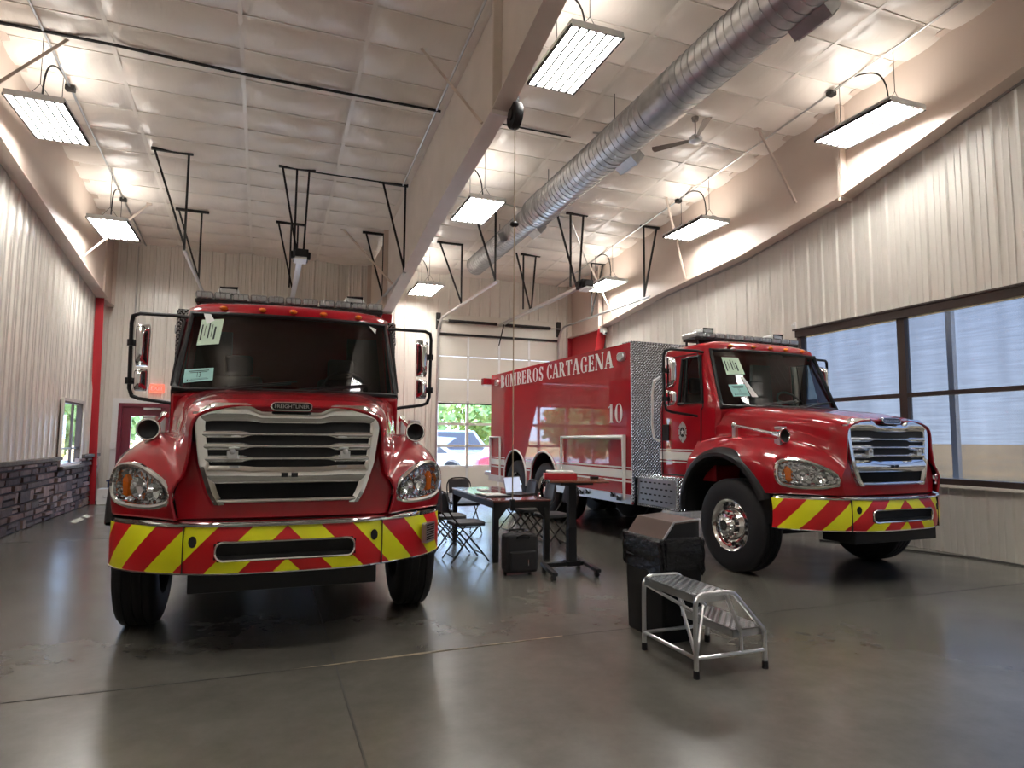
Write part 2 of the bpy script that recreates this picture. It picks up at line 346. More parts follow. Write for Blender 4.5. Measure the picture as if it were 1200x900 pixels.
# ------------------------------------------------------------------ lettering
def glyph(ch):
    """polygons (lists of (x, y)) of a bold condensed serif capital, height 1"""
    P = []
    def rect(x0, x1, y0, y1): P.append([(x0, y0), (x1, y0), (x1, y1), (x0, y1)])
    def ser(x0, x1, y):       # slab serif
        if y == 0: P.append([(x0 - .05, 0), (x1 + .05, 0), (x1 + .05, .045), (x1, .09), (x0, .09), (x0 - .05, .045)])
        else: P.append([(x0 - .05, 1), (x0 - .05, .955), (x0, .91), (x1, .91), (x1 + .05, .955), (x1 + .05, 1)])
    def V(x0, x1, s=(0, 1)):
        rect(x0, x1, 0, 1)
        for q in s: ser(x0, x1, q)
    def dg(xa, xb, ya, yb, w): P.append([(xa - w / 2, ya), (xa + w / 2, ya), (xb + w / 2, yb), (xb - w / 2, yb)])
    def arc(cx, cy, rx, ry, a0, a1, th=.17, tn=.06, n=20):
        for k in range(n):
            q = [math.radians(a0 + (a1 - a0) * t / n) for t in (k, k + 1)]
            pp = []
            for a in q: pp.append((cx + rx * math.cos(a), cy + ry * math.sin(a)))
            for a in q[::-1]:
                w = tn + (th - tn) * abs(math.cos(a)) ** 1.3
                pp.append((cx + (rx - w) * math.cos(a), cy + (ry - max(w * .5, tn)) * math.sin(a)))
            P.append(pp)
    if ch == 'B': V(.06, .24); arc(.24, .755, .25, .245, -90, 90, .15); arc(.24, .265, .29, .265, -90, 90, .16); w = .58
    elif ch in 'O0': arc(.33, .5, .29, .51, 0, 360, .17, .05, 36); w = .66
    elif ch == 'M': V(.06, .13); V(.62, .80); dg(.13, .40, 1, 0, .17); dg(.40, .66, 0, 1, .08); w = .90
    elif ch == 'E':
        V(.06, .24); rect(.24, .50, 0, .07); rect(.24, .48, .93, 1); rect(.24, .42, .475, .54); rect(.45, .52, 0, .26); rect(.43, .49, .74, 1); rect(.38, .43, .38, .64); w = .58
    elif ch == 'R': V(.06, .24); arc(.24, .74, .26, .26, -90, 90, .15); dg(.33, .56, .5, .05, .17); rect(.46, .70, 0, .07); w = .68
    elif ch == 'S':
        arc(.27, .735, .21, .275, 15, 250, .15, .06); arc(.27, .265, .22, .275, 90, -165, .16, .06); dg(.16, .34, .60, .42, .22); rect(.43, .48, .70, .98); rect(.05, .10, .02, .30); w = .54
    elif ch == 'C': arc(.35, .5, .30, .51, 38, 322, .17, .05, 30); rect(.55, .61, .68, .98); rect(.56, .61, .05, .22); w = .66
    elif ch == 'G': arc(.35, .5, .30, .51, 38, 322, .17, .05, 30); rect(.54, .60, .68, .98); rect(.46, .63, .03, .42); rect(.40, .68, .39, .45); w = .72
    elif ch == 'A': dg(.30, .08, 1, 0, .07); dg(.34, .58, 1, 0, .18); rect(.16, .46, .28, .35); rect(-.01, .17, 0, .06); rect(.42, .72, 0, .06); w = .70
    elif ch == 'T': V(.23, .41, (0,)); rect(.01, .63, .93, 1); rect(.01, .07, .70, 1); rect(.57, .63, .70, 1); w = .66
    elif ch == 'N': V(.06, .13); rect(.62, .69, 0, 1); ser(.62, .69, 1); dg(.12, .60, 1, 0, .19); w = .78
    elif ch == '1': V(.20, .38, (0,)); P.append([(.06, .80), (.20, .86), (.22, 1), (.20, .92), (.06, .86)]); P.append([(.20, .9), (.38, .9), (.38, 1.02)]); w = .48
    else: w = .3
    return P, w
def word(mb, txt, place, length, height, gap=.06, thick=.004):
    """place(x, z) maps to 3d; x runs 0..length"""
    gs = [glyph(c) for c in txt]; tot = sum(g[1] for g in gs) + gap * (len(gs) - 1); k = length / tot; x = 0
    for P, w in gs:
        for poly in P:
            a = [place(Vector(((x + px) * k, py * height)), 0) for px, py in poly]; b = [place(Vector(((x + px) * k, py * height)), thick) for px, py in poly]
            n = len(a); mb.add(a + b, [tuple(range(n)), tuple(range(n, 2 * n))[::-1]] + [(i, (i + 1) % n, n + (i + 1) % n, n + i) for i in range(n)])
        x += w + gap
def fonttext(txt, size, mapf, thick=.002):
    cu = D.curves.new('t', 'FONT'); cu.body = txt; cu.size = size; cu.align_x = 'CENTER'; cu.align_y = 'CENTER'; cu.extrude = thick / 2; cu.resolution_u = 3
    o = D.objects.new('t', cu); C.objects.link(o); dg = bpy.context.evaluated_depsgraph_get(); me = D.meshes.new_from_object(o.evaluated_get(dg))
    mb = MB(); mb.add([mapf(v.co) for v in me.vertices], [tuple(p.vertices) for p in me.polygons])
    D.objects.remove(o); D.curves.remove(cu); D.meshes.remove(me); return mb

# ------------------------------------------------------------------ room
XL, XR, YB, YF = -3.59, 8.65, 17.2, -3.0
def zc(y): return 6.14 + .08 * (YB - y)
mb = MB(); mb.box(XL - .1, XR + .1, YF, YB + .05, -.2, 0); struct('floor', mb, M['floor'], smooth=0)
# saw joints and a worn expansion strip in the concrete
M['joint'] = mat('joint_dirt', (.03, .027, .022), .8)
M['jointtan'] = mat('expansion_filler', (.30, .235, .15), .75, noise=(9, 1, (.10, .085, .06)))
mb = MB()
for x0, x1 in ((XL, .55),): mb.box(x0, x1, 4.455, 4.467, 0, .0015)
mb.box(XL, XR, 10.9, 10.91, 0, .0015); mb.box(.475, .487, YF, 4.45, 0, .0015); mb.box(.475, .487, 4.5, YB, 0, .0015); mb.box(2.15, XR, 4.512, 4.519, 0, .0012)
struct('trim_1', mb, M['joint'], label='thin dark saw-cut joints in the concrete floor', smooth=0)
mb = MB(); mb.prism([(.2, 4.462, 0), (.5, 4.455, 0), (2.15, 4.51, 0), (2.15, 4.52, 0), (1.1, 4.505, 0), (.5, 4.475, 0)], (0, 0, .0025))
struct('trim_2', mb, M['jointtan'], label='worn tan expansion joint across the concrete', smooth=0)

# ribbed liner panels: profile offset along the wall
def rib_profile(a0, a1, fine=False):
    out = []; a = a0; P = .305
    while a < a1 - 1e-6:
        base = [(0, 0), (.018, .030), (.045, .030), (.063, 0), (.118, 0), (.124, .006), (.136, .006), (.142, 0), (.200, 0), (.206, .006), (.218, .006), (.224, 0)]
        for q, h in base:
            if a + q < a1: out.append((a + q, h))
        a += P
    out.append((a1, 0)); return out
def side_wall(name, X, sgn, zb, top, holes, y0=YF, y1=YB):
    """vertical ribbed sheet in the YZ plane; holes = [(ya, yb, za, zb)]"""
    prof = rib_profile(y0, y1); ys = sorted(set([p[0] for p in prof] + [h for H in holes for h in H[:2]]))
    hh = lambda y: interp(prof, y)
    mb = MB()
    for a, b in zip(ys, ys[1:]):
        if b - a < 1e-6: continue
        m = (a + b) / 2; segs = [(zb, None)]
        cuts = [(zb, None)]
        zs = [(lambda y: zb)]; spans = []
        cur = zb
        for H in sorted([H for H in holes if H[0] <= m <= H[1]], key=lambda q: q[2]):
            if H[2] > cur: spans.append((cur, cur, H[2], H[2]))
            cur = H[3]
        spans.append((cur, cur, top(a), top(b)))
        for za, zb2, zc_, zd in spans:
            mb.add([(X + sgn * hh(a), a, za), (X + sgn * hh(b), b, zb2), (X + sgn * hh(b), b, zd), (X + sgn * hh(a), a, zc_)], [(0, 1, 2, 3)])
    return struct(name, mb, M['liner'], smooth=25, fix=False)
def back_wall(name, Y, zt, holes, x0=XL, x1=XR):
    prof = rib_profile(x0, x1); xs = sorted(set([p[0] for p in prof] + [h for H in holes for h in H[:2]])); mb = MB()
    for a, b in zip(xs, xs[1:]):
        if b - a < 1e-6: continue
        m = (a + b) / 2; cur = 0; spans = []
        for H in sorted([H for H in holes if H[0] <= m <= H[1]], key=lambda q: q[2]):
            if H[2] > cur: spans.append((cur, H[2]))
            cur = H[3]
        spans.append((cur, zt)); ha, hb = interp(prof, a), interp(prof, b)
        for za, zb in spans: mb.add([(a, Y - ha, za), (b, Y - hb, za), (b, Y - hb, zb), (a, Y - ha, zb)], [(0, 1, 2, 3)])
    return struct(name, mb, M['liner'], smooth=25, fix=False)
W_R = (-2.0, 8.56, .93, 3.37)   # big window in the right wall
W_L = (14.1, 15.45, .93, 2.13)
topL = lambda y: interp([(-3, 7.2), (4.8, 6.3), (10.4, 5.33), (16.1, 4.58), (17.2, 4.5)], y)
topR = lambda y: interp([(-3, 7.3), (1.0, 6.9), (4.75, 5.99), (7.45, 5.40), (9.8, 5.0), (12.8, 4.84), (15.5, 4.55), (17.2, 4.5)], y)
side_wall('wall_left', XL, 1, 1.08, lambda y: zc(y), [W_L])
side_wall('wall_right', XR, -1, 0, lambda y: zc(y), [W_R])
PD = (-3.16, -2.22, 0, 2.2)
DL = (-1.42, 2.40, 0, 4.42); DR = (4.33, 8.05, 0, 4.42)
back_wall('wall_back', YB, 6.2, [PD, DL, DR])
mb = MB(); mb.box(XL - .3, XR + .3, YF - .1, YF, 0, 8); struct('wall_front', mb, M['liner'], smooth=0)
# outer skins so that daylight only enters through openings
def skin(name, rects, ax, p):
    mb = MB()
    for a, b, z0, z1 in rects:
        if ax == 'x': mb.box(p, p + .06, a, b, z0, z1)
        else: mb.box(a, b, p, p + .06, z0, z1)
    return struct(name, mb, M['doorpanel'], smooth=0)
skin('wall_left_outer', [(YF, W_L[0], -.2, 8.2), (W_L[0], 16.2, -.2, W_L[2]), (W_L[0], 16.2, W_L[3] + .05, 8.2), (16.2, YB + .1, -.2, 8.2)], 'x', XL - .17)
skin('wall_right_outer', [(YF, W_R[0], -.2, 8.2), (W_R[0], W_R[1], -.2, W_R[2]), (W_R[0], W_R[1], W_R[3], 8.2), (W_R[1], YB + .1, -.2, 8.2)], 'x', XR + .11)
skin('wall_back_outer', [(XL - .2, PD[0], -.2, 6.6), (PD[0], PD[1], 2.2, 6.6), (PD[1], DL[0], -.2, 6.6), (DL[0], DL[1], 4.42, 6.6), (DL[1], DR[0], -.2, 6.6), (DR[0], DR[1], 4.42, 6.6), (DR[1], XR + .2, -.2, 6.6)], 'y', YB + .1)

# ceiling: pillowed insulation between purlins and seams
ylines = [9.83 + .7 * k for k in range(-19, 12)]; xseams = [-3.75, -2.12, -.5, 1.08, 2.5, 3.6, 4.68, 5.95, 7.2, 8.8]
def pillow(t, p=.5): return (4 * t * (1 - t)) ** p
rows = []
ys = []
for a, b in zip(ylines, ylines[1:]): ys += [(a + (b - a) * k / 10, k / 10) for k in range(10)]
xs = []
for a, b in zip(xseams, xseams[1:]):
    n = 16; xs += [(a + (b - a) * k / n, k / n) for k in range(n)]
xs.append((xseams[-1], 0))
for y, ty in ys:
    if y > YB + .1 or y < YF - .2: continue
    wob = 0
    rows.append([Vector((x, y, zc(y) - .085 * pillow(ty, .7) * (.12 + .88 * pillow(tx, .4)) - .012 * math.sin(x * 9 + math.sin(y * 5) * 2) * pillow(ty) * (1 if x < 3.7 else .35) - .008 * math.sin(23 * x + 11 * y) * (1 - pillow(tx, .4)))) for x, tx in xs])
mb = MB(); mb.grid(rows); struct('ceiling', mb, M['ceiling'], smooth=60)
mb = MB(); mb.prism([(XL - .4, YF - .2, zc(YF - .2) + .12), (XR + .4, YF - .2, zc(YF - .2) + .12), (XR + .4, YB + .3, zc(YB + .3) + .12), (XL - .4, YB + .3, zc(YB + .3) + .12)], (0, 0, .1)); struct('ceiling_deck', mb, M['doorpanel'], smooth=0)
M['tape'] = mat('white_tape', (.80, .75, .68), .3)
mb = MB()
for x in xseams[1:-1]:
    if x == 2.5 or x == 3.6: continue
    mb.prism([(x - .028, YF, zc(YF) - .022), (x + .028, YF, zc(YF) - .022), (x + .028, YB, zc(YB) - .022), (x - .028, YB, zc(YB) - .022)], (0, 0, .004))
for y in ylines:
    if YF < y < YB: mb.box(XL, XR, y - .010, y + .010, zc(y) - .020, zc(y) - .006)
struct('trim_3', mb, M['tape'], label='pale tape seams between the ceiling insulation strips', smooth=0)
mb = MB(); mb.box(XL, XR, YB - .05, YB - .01, 6.09, 6.16); struct('trim_4', mb, M['liner'], label='thin cream trim where the back wall meets the ceiling', smooth=0)

# rafters (tapered steel frames)
def rafter(name, X, prof, wx, m_, zoff=0, ystart=YF):
    """prof: underside (y, z); web plate + bottom flange"""
    root = empty_struct(name, (X, 0, 0)); P = [p for p in prof]
    mb = MB(); n = 40; ys_ = [ystart + (P[-1][0] - ystart) * k / n for k in range(n + 1)]
    ys_ = sorted(set(ys_ + [p[0] for p in P if p[0] > ystart]))
    a = [Vector((-.006, y, interp(P, y))) for y in ys_]; b = [Vector((-.006, y, zc(y) - .02)) for y in ys_]; a2 = [p + Vector((.012, 0, 0)) for p in a]; b2 = [p + Vector((.012, 0, 0)) for p in b]
    mb.grid([a, b, b2, a2, a]); obj('web', mb, m_, root, smooth=0)
    mb = MB(); mb.grid([[Vector((x, y, interp(P, y) + dz)) for y in ys_] for x, dz in ((-wx, 0), (wx, 0), (wx, .014), (-wx, .014), (-wx, 0))]); obj('bottom_flange', mb, m_, root, smooth=0)
    mb = MB(); mb.grid([[Vector((x, y, zc(y) + dz)) for y in (ystart, P[-1][0])] for x, dz in ((-wx, -.04), (wx, -.04), (wx, -.025), (-wx, -.025), (-wx, -.04))]); obj('top_flange', mb, m_, root, smooth=0)
    return root
profC = [(-3, 7.25), (3.9, 6.15), (6.95, 5.42), (10.0, 5.08), (14.6, 4.35)]
profL = [(-3, 7.1), (4.8, 6.2), (10.3, 5.26), (14.6, 4.68), (16.1, 4.5)]
profR = [(-3, 7.25), (1.0, 6.8), (4.7, 5.98), (7.3, 5.34), (9.6, 5.0), (12.5, 4.82), (15.2, 4.52)]
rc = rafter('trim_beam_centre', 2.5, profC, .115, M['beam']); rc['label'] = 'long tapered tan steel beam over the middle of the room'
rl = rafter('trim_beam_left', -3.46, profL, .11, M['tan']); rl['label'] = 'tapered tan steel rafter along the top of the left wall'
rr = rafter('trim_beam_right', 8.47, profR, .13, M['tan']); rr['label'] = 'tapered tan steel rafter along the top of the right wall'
for root, y, z, wx in ((rc, 6.98, 5.42, .115), (rr, 7.35, 5.34, .13), (rl, 6.95, 5.85, .11)):
    mb = MB(); mb.box(-wx, wx, y - .02, y + .02, z - .06, zc(y) - .03); mb.box(-wx * 1.0, wx * 1.0, y - .045, y - .035, z, zc(y) - .1); obj('splice_plate', mb, M['beam'] if root is rc else M['tan'], root, smooth=0)
for root, ps in ((rc, [((1.77, 8.25), (7.64, 5.58)), ((1.49, 14.9), (13.7, 4.78))]), (rr, [((7.68, 8.36), (8.34, 5.6)), ((7.68, 11.08), (11.5, 5.0)), ((7.95, 15.1), (14.6, 4.7))]), (rl, [((-2.44, 14.8), (14.3, 4.93)), ((-2.6, 9.6), (9.2, 5.5))])):
    X = root.location.x
    for (cx, cy), (by, bz) in ps:
        mb = MB(); s_ = -1 if cx < X else 1; mb.bar((cx - X, cy, zc(cy) - .03), (s_ * .02, by, bz), .035, .035); mb.box(cx - X - .05, cx - X + .05, cy - .03, cy + .03, zc(cy) - .06, zc(cy) - .01); obj('brace', mb, M['tan'], root, smooth=0)
# knee + columns against the back wall: tan above 4.5 m, red below
def column(name, X, y_in, ztop, wx, label, yw=None):
    root = empty_struct(name, (X, 0, 0), label)
    mb = MB(); mb.prism([(-.006, y_in, ztop), (-.006, yw or YB - .05, ztop), (-.006, yw or YB - .05, 0), (-.006, (yw - .02) if yw else 16.75, 0)], (.012, 0, 0)); mb.prism([(-wx, y_in, ztop), (wx, y_in, ztop), (wx, (yw - .02) if yw else 16.75, 0), (-wx, (yw - .02) if yw else 16.75, 0)], (0, .014, 0)); yw or mb.box(-wx, wx, YB - .07, YB - .05, 0, ztop)
    obj('red_shaft', mb, M['redsteel'], root, smooth=0)
    mb = MB(); mb.prism([(-.006, y_in, ztop), (-.006, YB - .05, ztop), (-.006, YB - .05, 6.12), (-.006, y_in, 6.2)], (.012, 0, 0)); mb.box(-wx, wx, YB - .07, YB - .05, ztop, 6.1); mb.box(-wx, wx, y_in, y_in + .015, ztop, zc(y_in) - .05); mb.box(-wx, wx, y_in, YB - .05, ztop - .012, ztop + .012)
    obj('knee_plate', mb, M['tan'], root, smooth=0)
column('trim_column_centre', 2.5, 14.6, 4.33, .115, 'red steel column on the back wall under the centre beam')
column('trim_column_left', -3.50, 16.1, 4.5, .08, 'red steel column in the back left corner', 16.42)
column('trim_column_right', 8.47, 15.25, 4.5, .13, 'red steel column in the back right corner')
# sloped angle trims along the liner tops
def rake(name, X, top, w, label):
    mb = MB(); ys_ = [YF + (16.2 - YF) * k / 30 for k in range(31)]
    mb.grid([[Vector((X + dx, y, top(y) + dz)) for y in ys_] for dx, dz in ((0, -.05), (w, -.05), (w, .06), (0, .06), (0, -.05))]); struct(name, mb, M['trimgrey'], label=label, smooth=0)
    return
rake('trim_5', XL + .035, topL, .03, 'grey angle trim along the sloping top of the left liner wall')
rake('trim_6', XR - .075, topR, .04, 'grey angle trim along the sloping top of the right liner wall')

# stone wainscot on the left wall with a cap
mb = MB(); z = 0.0
while z < 1.0:
    hgt = min(random.choice((.11, .14, .17, .20)), 1.03 - z); y = YF
    if 1.03 - z - hgt < .06: hgt = 1.03 - z
    while y < 16.85:
        w = random.uniform(.14, .50); y1 = min(y + w, 16.85); d = random.uniform(.045, .095)
        def put(ya, yb, za, zb, d):
            if W_L[0] - .1 < (ya + yb) / 2 < W_L[1] + .05 and (za + zb) / 2 > .86: return
            g = .006; e = .012
            mb.add([(XL, ya + g, za + g), (XL, yb - g, za + g), (XL, yb - g, zb - g), (XL, ya + g, zb - g), (XL + d, ya + g + e, za + g + e), (XL + d + random.uniform(-.01, .01), yb - g - e, za + g + e), (XL + d, yb - g - e, zb - g - e), (XL + d + random.uniform(-.01, .01), ya + g + e, zb - g - e)], [(4, 5, 6, 7), (0, 1, 5, 4), (1, 2, 6, 5), (2, 3, 7, 6), (3, 0, 4, 7)])
        if hgt > .13 and w > .2 and random.random() < .4: put(y, y1, z, z + hgt / 2, d); put(y, y1, z + hgt / 2, z + hgt, random.uniform(.045, .09))
        else: put(y, y1, z, z + hgt, d)
        y = y1
    z += hgt
o = struct('wall_left_wainscot', mb, M['stone'], label='dark stacked stone wainscot at the foot of the left wall', smooth=0)
M['mortar'] = mat('mortar', (.05, .045, .042), .9)
mb = MB(); mb.box(XL - .02, XL + .03, YF, 14.0, 0, 1.03); mb.box(XL - .02, XL + .03, 15.5, 16.85, 0, 1.03); mb.box(XL - .02, XL + .03, 14.0, 15.5, 0, .86)
struct('wall_left_mortar', mb, M['mortar'], smooth=0)
mb = MB(); mb.box(XL, XL + .13, YF, 14.0, 1.03, 1.095); mb.box(XL, XL + .13, 15.52, 16.85, 1.03, 1.095); mb.box(XL, XL + .14, 14.0, 15.52, .85, .91)
struct('trim_7', mb, M['cap'], label='brown stone cap ledge on the left wainscot', bevel=.01, smooth=0)

# left small window
def frame_yz(mb, X0, X1, ya, yb, za, zb, t):
    mb.box(X0, X1, ya, yb, za, za + t); mb.box(X0, X1, ya, yb, zb - t, zb); mb.box(X0, X1, ya, ya + t, za + t, zb - t); mb.box(X0, X1, yb - t, yb, za + t, zb - t)
root = empty_struct('window_1', (XL, 14.7, .93), 'small brown-framed window above the stone on the left wall')
mb = MB(); frame_yz(mb, XL - .05, XL + .05, 14.08, 15.47, .91, 2.15, .05); mb.box(XL - .03, XL + .01, 14.95, 15.0, .95, 2.1); mb.box(XL - .03, XL + .01, 14.12, 15.43, 1.22, 1.25); obj('frame', mb, M['brown'], root, world=True, smooth=0)
mb = MB(); mb.box(XL - .016, XL - .010, 14.1, 15.45, .95, 2.1); obj('pane', mb, M['pane'], root, world=True, smooth=0)
mb = MB(); frame_yz(mb, XL + .03, XL + .075, 14.04, 15.51, .9, 2.19, .05); obj('casing', mb, M['liner'], root, world=True, smooth=0)

# big right window: frame, mullions, rail, panes
root = empty_struct('window_2', (XR, 6.6, .93), 'large brown-framed window with wrinkled film in the right wall')
ya, yb, za, zb = W_R
mb = MB(); mb.box(XR - .10, XR + .06, ya, yb, zb - .10, zb + .035); mb.box(XR - .13, XR - .07, ya, yb + .03, zb + .02, zb + .05); mb.box(XR - .06, XR + .06, yb - .10, yb, za, zb - .1); mb.box(XR - .08, XR + .06, ya, yb, za - .02, za + .06)
obj('frame', mb, M['brown'], root, world=True, bevel=.004, smooth=0)
mb = MB(); mb.box(XR - .115, XR + .02, ya - .04, yb + .02, za - .055, za - .02); obj('sill', mb, M['liner'], root, world=True, smooth=0)
mull = [6.62, 3.2, -.2]
for y in mull:
    mb = MB(); mb.box(XR - .04, XR + .06, y - .06, y + .06, za + .06, zb - .1); obj('mullion', mb, M['brown'], root, world=True, smooth=0)
mb = MB(); mb.box(XR - .035, XR + .05, ya, yb - .1, 2.12, 2.18); obj('middle_rail', mb, M['brown'], root, world=True, smooth=0)
edges = [yb - .1, 6.68, 6.56, 3.26, 3.14, -.14, -.26, ya]
for k in range(0, 8, 2):
    for z0, z1 in ((za + .06, 2.12), (2.18, zb - .1)):
        mb = MB(); mb.box(XR + .02, XR + .024, edges[k + 1], edges[k], z0, z1); obj('pane', mb, M['film'], root, world=True, smooth=0)
mb = MB(); mb.box(XR - .055, XR - .035, yb + .02, yb + .09, 3.42, 3.56); mb.tube([(XR - .06, yb + .055, 3.50), (XR - .10, yb + .055, 3.50)], .02, 10)
tag(obj('window_sensor', mb, M['white'], smooth=0), 'small white box with dark button above the corner of the large window', 'sensor')

# overhead doors
def overhead(idx, X0, X1, label):
    root = empty_struct('door_%d' % idx, ((X0 + X1) / 2, YB, 0), label); W = X1 - X0; Yd = YB + .03
    secs = [(0, .70, 0), (.70, 1.27, 1), (1.27, 1.88, 1), (1.88, 2.49, 1), (2.49, 3.13, 0), (3.13, 3.77, 0), (3.77, 4.42, 0)]
    for za_, zb_, win in secs:
        if not win:
            mb = MB(); mb.box(X0 - .04, X1 + .04, Yd, Yd + .05, za_ + .004, zb_ - .004)
            obj('door_section', mb, M['doorpanel'], root, world=True, bevel=.008, smooth=0)
        else:
            mb = MB(); f = .035
            mb.box(X0 - .04, X1 + .04, Yd, Yd + .05, za_, za_ + f); mb.box(X0 - .04, X1 + .04, Yd, Yd + .05, zb_ - f, zb_)
            for k in range(5):
                x = X0 + W * k / 4; mb.box(x - .04, x + .04, Yd, Yd + .05, za_ + f, zb_ - f)
            fr = obj('window_section', mb, M['alu'] if False else M['doorpanel'], root, world=True, smooth=0)
            mb = MB(); mb.box(X0, X1, Yd + .02, Yd + .026, za_ + f, zb_ - f); obj('pane', mb, M['pane'], fr, world=False, smooth=0).location = (0, 0, 0)
            fr.children[0].data.transform(Matrix.Translation((-root.location.x, -root.location.y, 0)))
    for k in range(1, 4):
        x = X0 + W * k / 4; mb = MB(); mb.box(x - .035, x + .035, Yd - .012, Yd, .02, .69); mb.box(x - .03, x + .03, Yd - .012, Yd, 2.52, 4.40)
        obj('stile', mb, M['white'], root, world=True, smooth=0)
        mb = MB()
        for z_ in (.70, 1.27, 1.88, 2.49, 3.13, 3.77): mb.box(x - .04, x + .04, Yd - .03, Yd - .012, z_ - .03, z_ + .03)
        obj('hinge', mb, M['steel'], root, world=True, smooth=0)
    mb = MB(); mb.box(X0 - .05, X1 + .05, Yd - .05, Yd - .01, 4.36, 4.42); mb.box(X0 - .05, X1 + .05, Yd - .05, Yd - .045, 2.42, 2.46); obj('strut', mb, M['dark'], root, world=True, smooth=0)
    mb = MB(); mb.box(X0 - .18, X1 + .18, YB - .045, YB + .02, 4.42, 4.95); mb.box(X0 - .13, X0, YB - .045, YB + .02, 0, 4.42); mb.box(X1, X1 + .13, YB - .045, YB + .02, 0, 4.42); obj('surround', mb, M['doorpanel'], root, world=True, smooth=0)
    return root
overhead(1, DL[0], DL[1], 'overhead garage door behind the left truck')
overhead(2, DR[0], DR[1], 'cream overhead garage door with three rows of windows behind the right truck')
# maroon person door in the back wall
root = empty_struct('door_3', (-2.69, YB, 0), 'maroon entrance door with a window at the back left')
mb = MB(); mb.box(-3.14, -2.24, YB, YB + .05, .01, .95); mb.box(-3.14, -2.24, YB, YB + .05, 1.95, 2.17); mb.box(-3.14, -2.96, YB, YB + .05, .95, 1.95); mb.box(-2.42, -2.24, YB, YB + .05, .95, 1.95)
obj('leaf', mb, M['maroon'], root, world=True, smooth=0)
mb = MB(); mb.box(-2.96, -2.42, YB + .02, YB + .026, .95, 1.95); obj('pane', mb, M['pane'], root, world=True, smooth=0)
mb = MB(); mb.box(-3.22, -3.14, YB - .06, YB + .05, 0, 2.25); mb.box(-2.24, -2.16, YB - .06, YB + .05, 0, 2.25); mb.box(-3.14, -2.24, YB - .06, YB + .05, 2.17, 2.25); obj('frame', mb, M['maroon'], root, world=True, smooth=0)
mb = MB(); mb.box(-3.34, -3.22, YB - .05, YB, 0, 2.36); mb.box(-2.16, -2.04, YB - .05, YB, 0, 2.36); mb.box(-3.22, -2.16, YB - .05, YB, 2.25, 2.36); obj('casing', mb, M['white'], root, world=True, smooth=0)
mb = MB(); mb.box(-2.7, -2.35, YB - .10, YB - .02, 2.10, 2.15); mb.bar((-2.6, YB - .08, 2.13), (-2.35, YB - .16, 2.13), .03, .02); obj('door_closer', mb, M['alu'], root, world=True, smooth=0)
mb = MB(); mb.tube([(-2.34, YB - .02, 1.0), (-2.34, YB - .08, 1.0), (-2.45, YB - .08, 1.0)], .012, 8); obj('handle', mb, M['alu'], root, world=True)

# exit sign, electrical boxes, conduit, dome camera
mb = MB(); mb.box(-2.60, -2.30, YB - .09, YB - .045, 2.50, 2.71); s_ = obj('exit_sign', mb, M['exit'], bevel=.01, smooth=0); tag(s_, 'glowing red exit sign over the maroon door', 'sign')
mb = fonttext('EXIT', .13, lambda p: Vector((-2.45 + p.x, YB - .092 - p.z, 2.605 + p.y))); obj('letters', mb, M['white'], s_, smooth=0)
mb = MB(); mb.tube([(-2.95, YB - .045, 2.36), (-2.95, YB - .045, 2.6), (-2.9, YB - .045, 2.68), (-2.61, YB - .045, 2.68)], .014, 8); tag(obj('conduit', mb, M['steel']), 'thin bent conduit leading to the exit sign', 'conduit')
mb = MB(); mb.box(-3.34, -3.24, YB - .12, YB - .03, 1.20, 1.34); tag(obj('electrical_box', mb, M['white'], bevel=.008, smooth=0), 'small square electrical box beside the maroon door', 'electrical box')
mb = MB(); mb.tube([(-3.0, YB - .04, 6.0), (-3.0, YB - .04, 2.4)], .014, 8); tag(obj('conduit', mb, M['steel']), 'vertical conduit on the back wall running down from the ceiling at the left', 'conduit')
t = thing('security_camera', 'white dome camera on the red column at the back right', 'camera', (8.47, 15.22, 4.38))
mb = MB(); mb.box(-.09, .09, -.03, .02, 0, .12); mb.lathe([(.0, .05), (.07, .05), (.075, 0), (.06, -.02)], 20, org=(0, -.1, 0)); obj('mount', mb, M['white'], t)
mb = MB(); mb.blob((0, -.1, -.02), .06, 16); obj('dome', mb, M['white'], t)
mb = MB(); mb.blob((0, -.15, -.035), .026, 12); obj('lens', mb, M['black'], t)

# ------------------------------------------------------------------ ceiling services
def fixture():
    t = thing('light_fixture', 'x', 'light fixture')
    mb = MB(); mb.box(-.29, .29, -.60, .60, .035, .06); mb.box(-.05, .05, -.55, .55, .06, .10); obj('housing', mb, M['white'], t, smooth=0)
    mb = MB()
    for k in range(6):
        x = -.24 + .096 * k; mb.grid([[Vector((x + dx, y, z_)) for y in (-.6, .6)] for dx, z_ in ((-.048, .002), (-.03, .03), (.03, .03), (.048, .002))])
    obj('reflector', mb, M['reflector'], t, smooth=0, fix=False)
    mb = MB()
    for k in range(7): x = -.288 + .096 * k; mb.box(x - .011, x + .011, -.6, .6, -.024, .004)
    obj('slats', mb, M['dark'], t, smooth=0)  # near-black strips painting in the dimmer gaps between the glowing tubes
    for k in range(6):
        x = -.24 + .096 * k; mb = MB(); mb.tube([(x, -.575, .004), (x, .575, .004)], .018, 8); obj('lamp_tube', mb, M['tube'], t)
    for y in (-.595, .595):
        mb = MB(); mb.box(-.29, .29, y - .012, y + .012, -.018, .036); obj('end_cap', mb, M['white'], t, smooth=0)
    return t
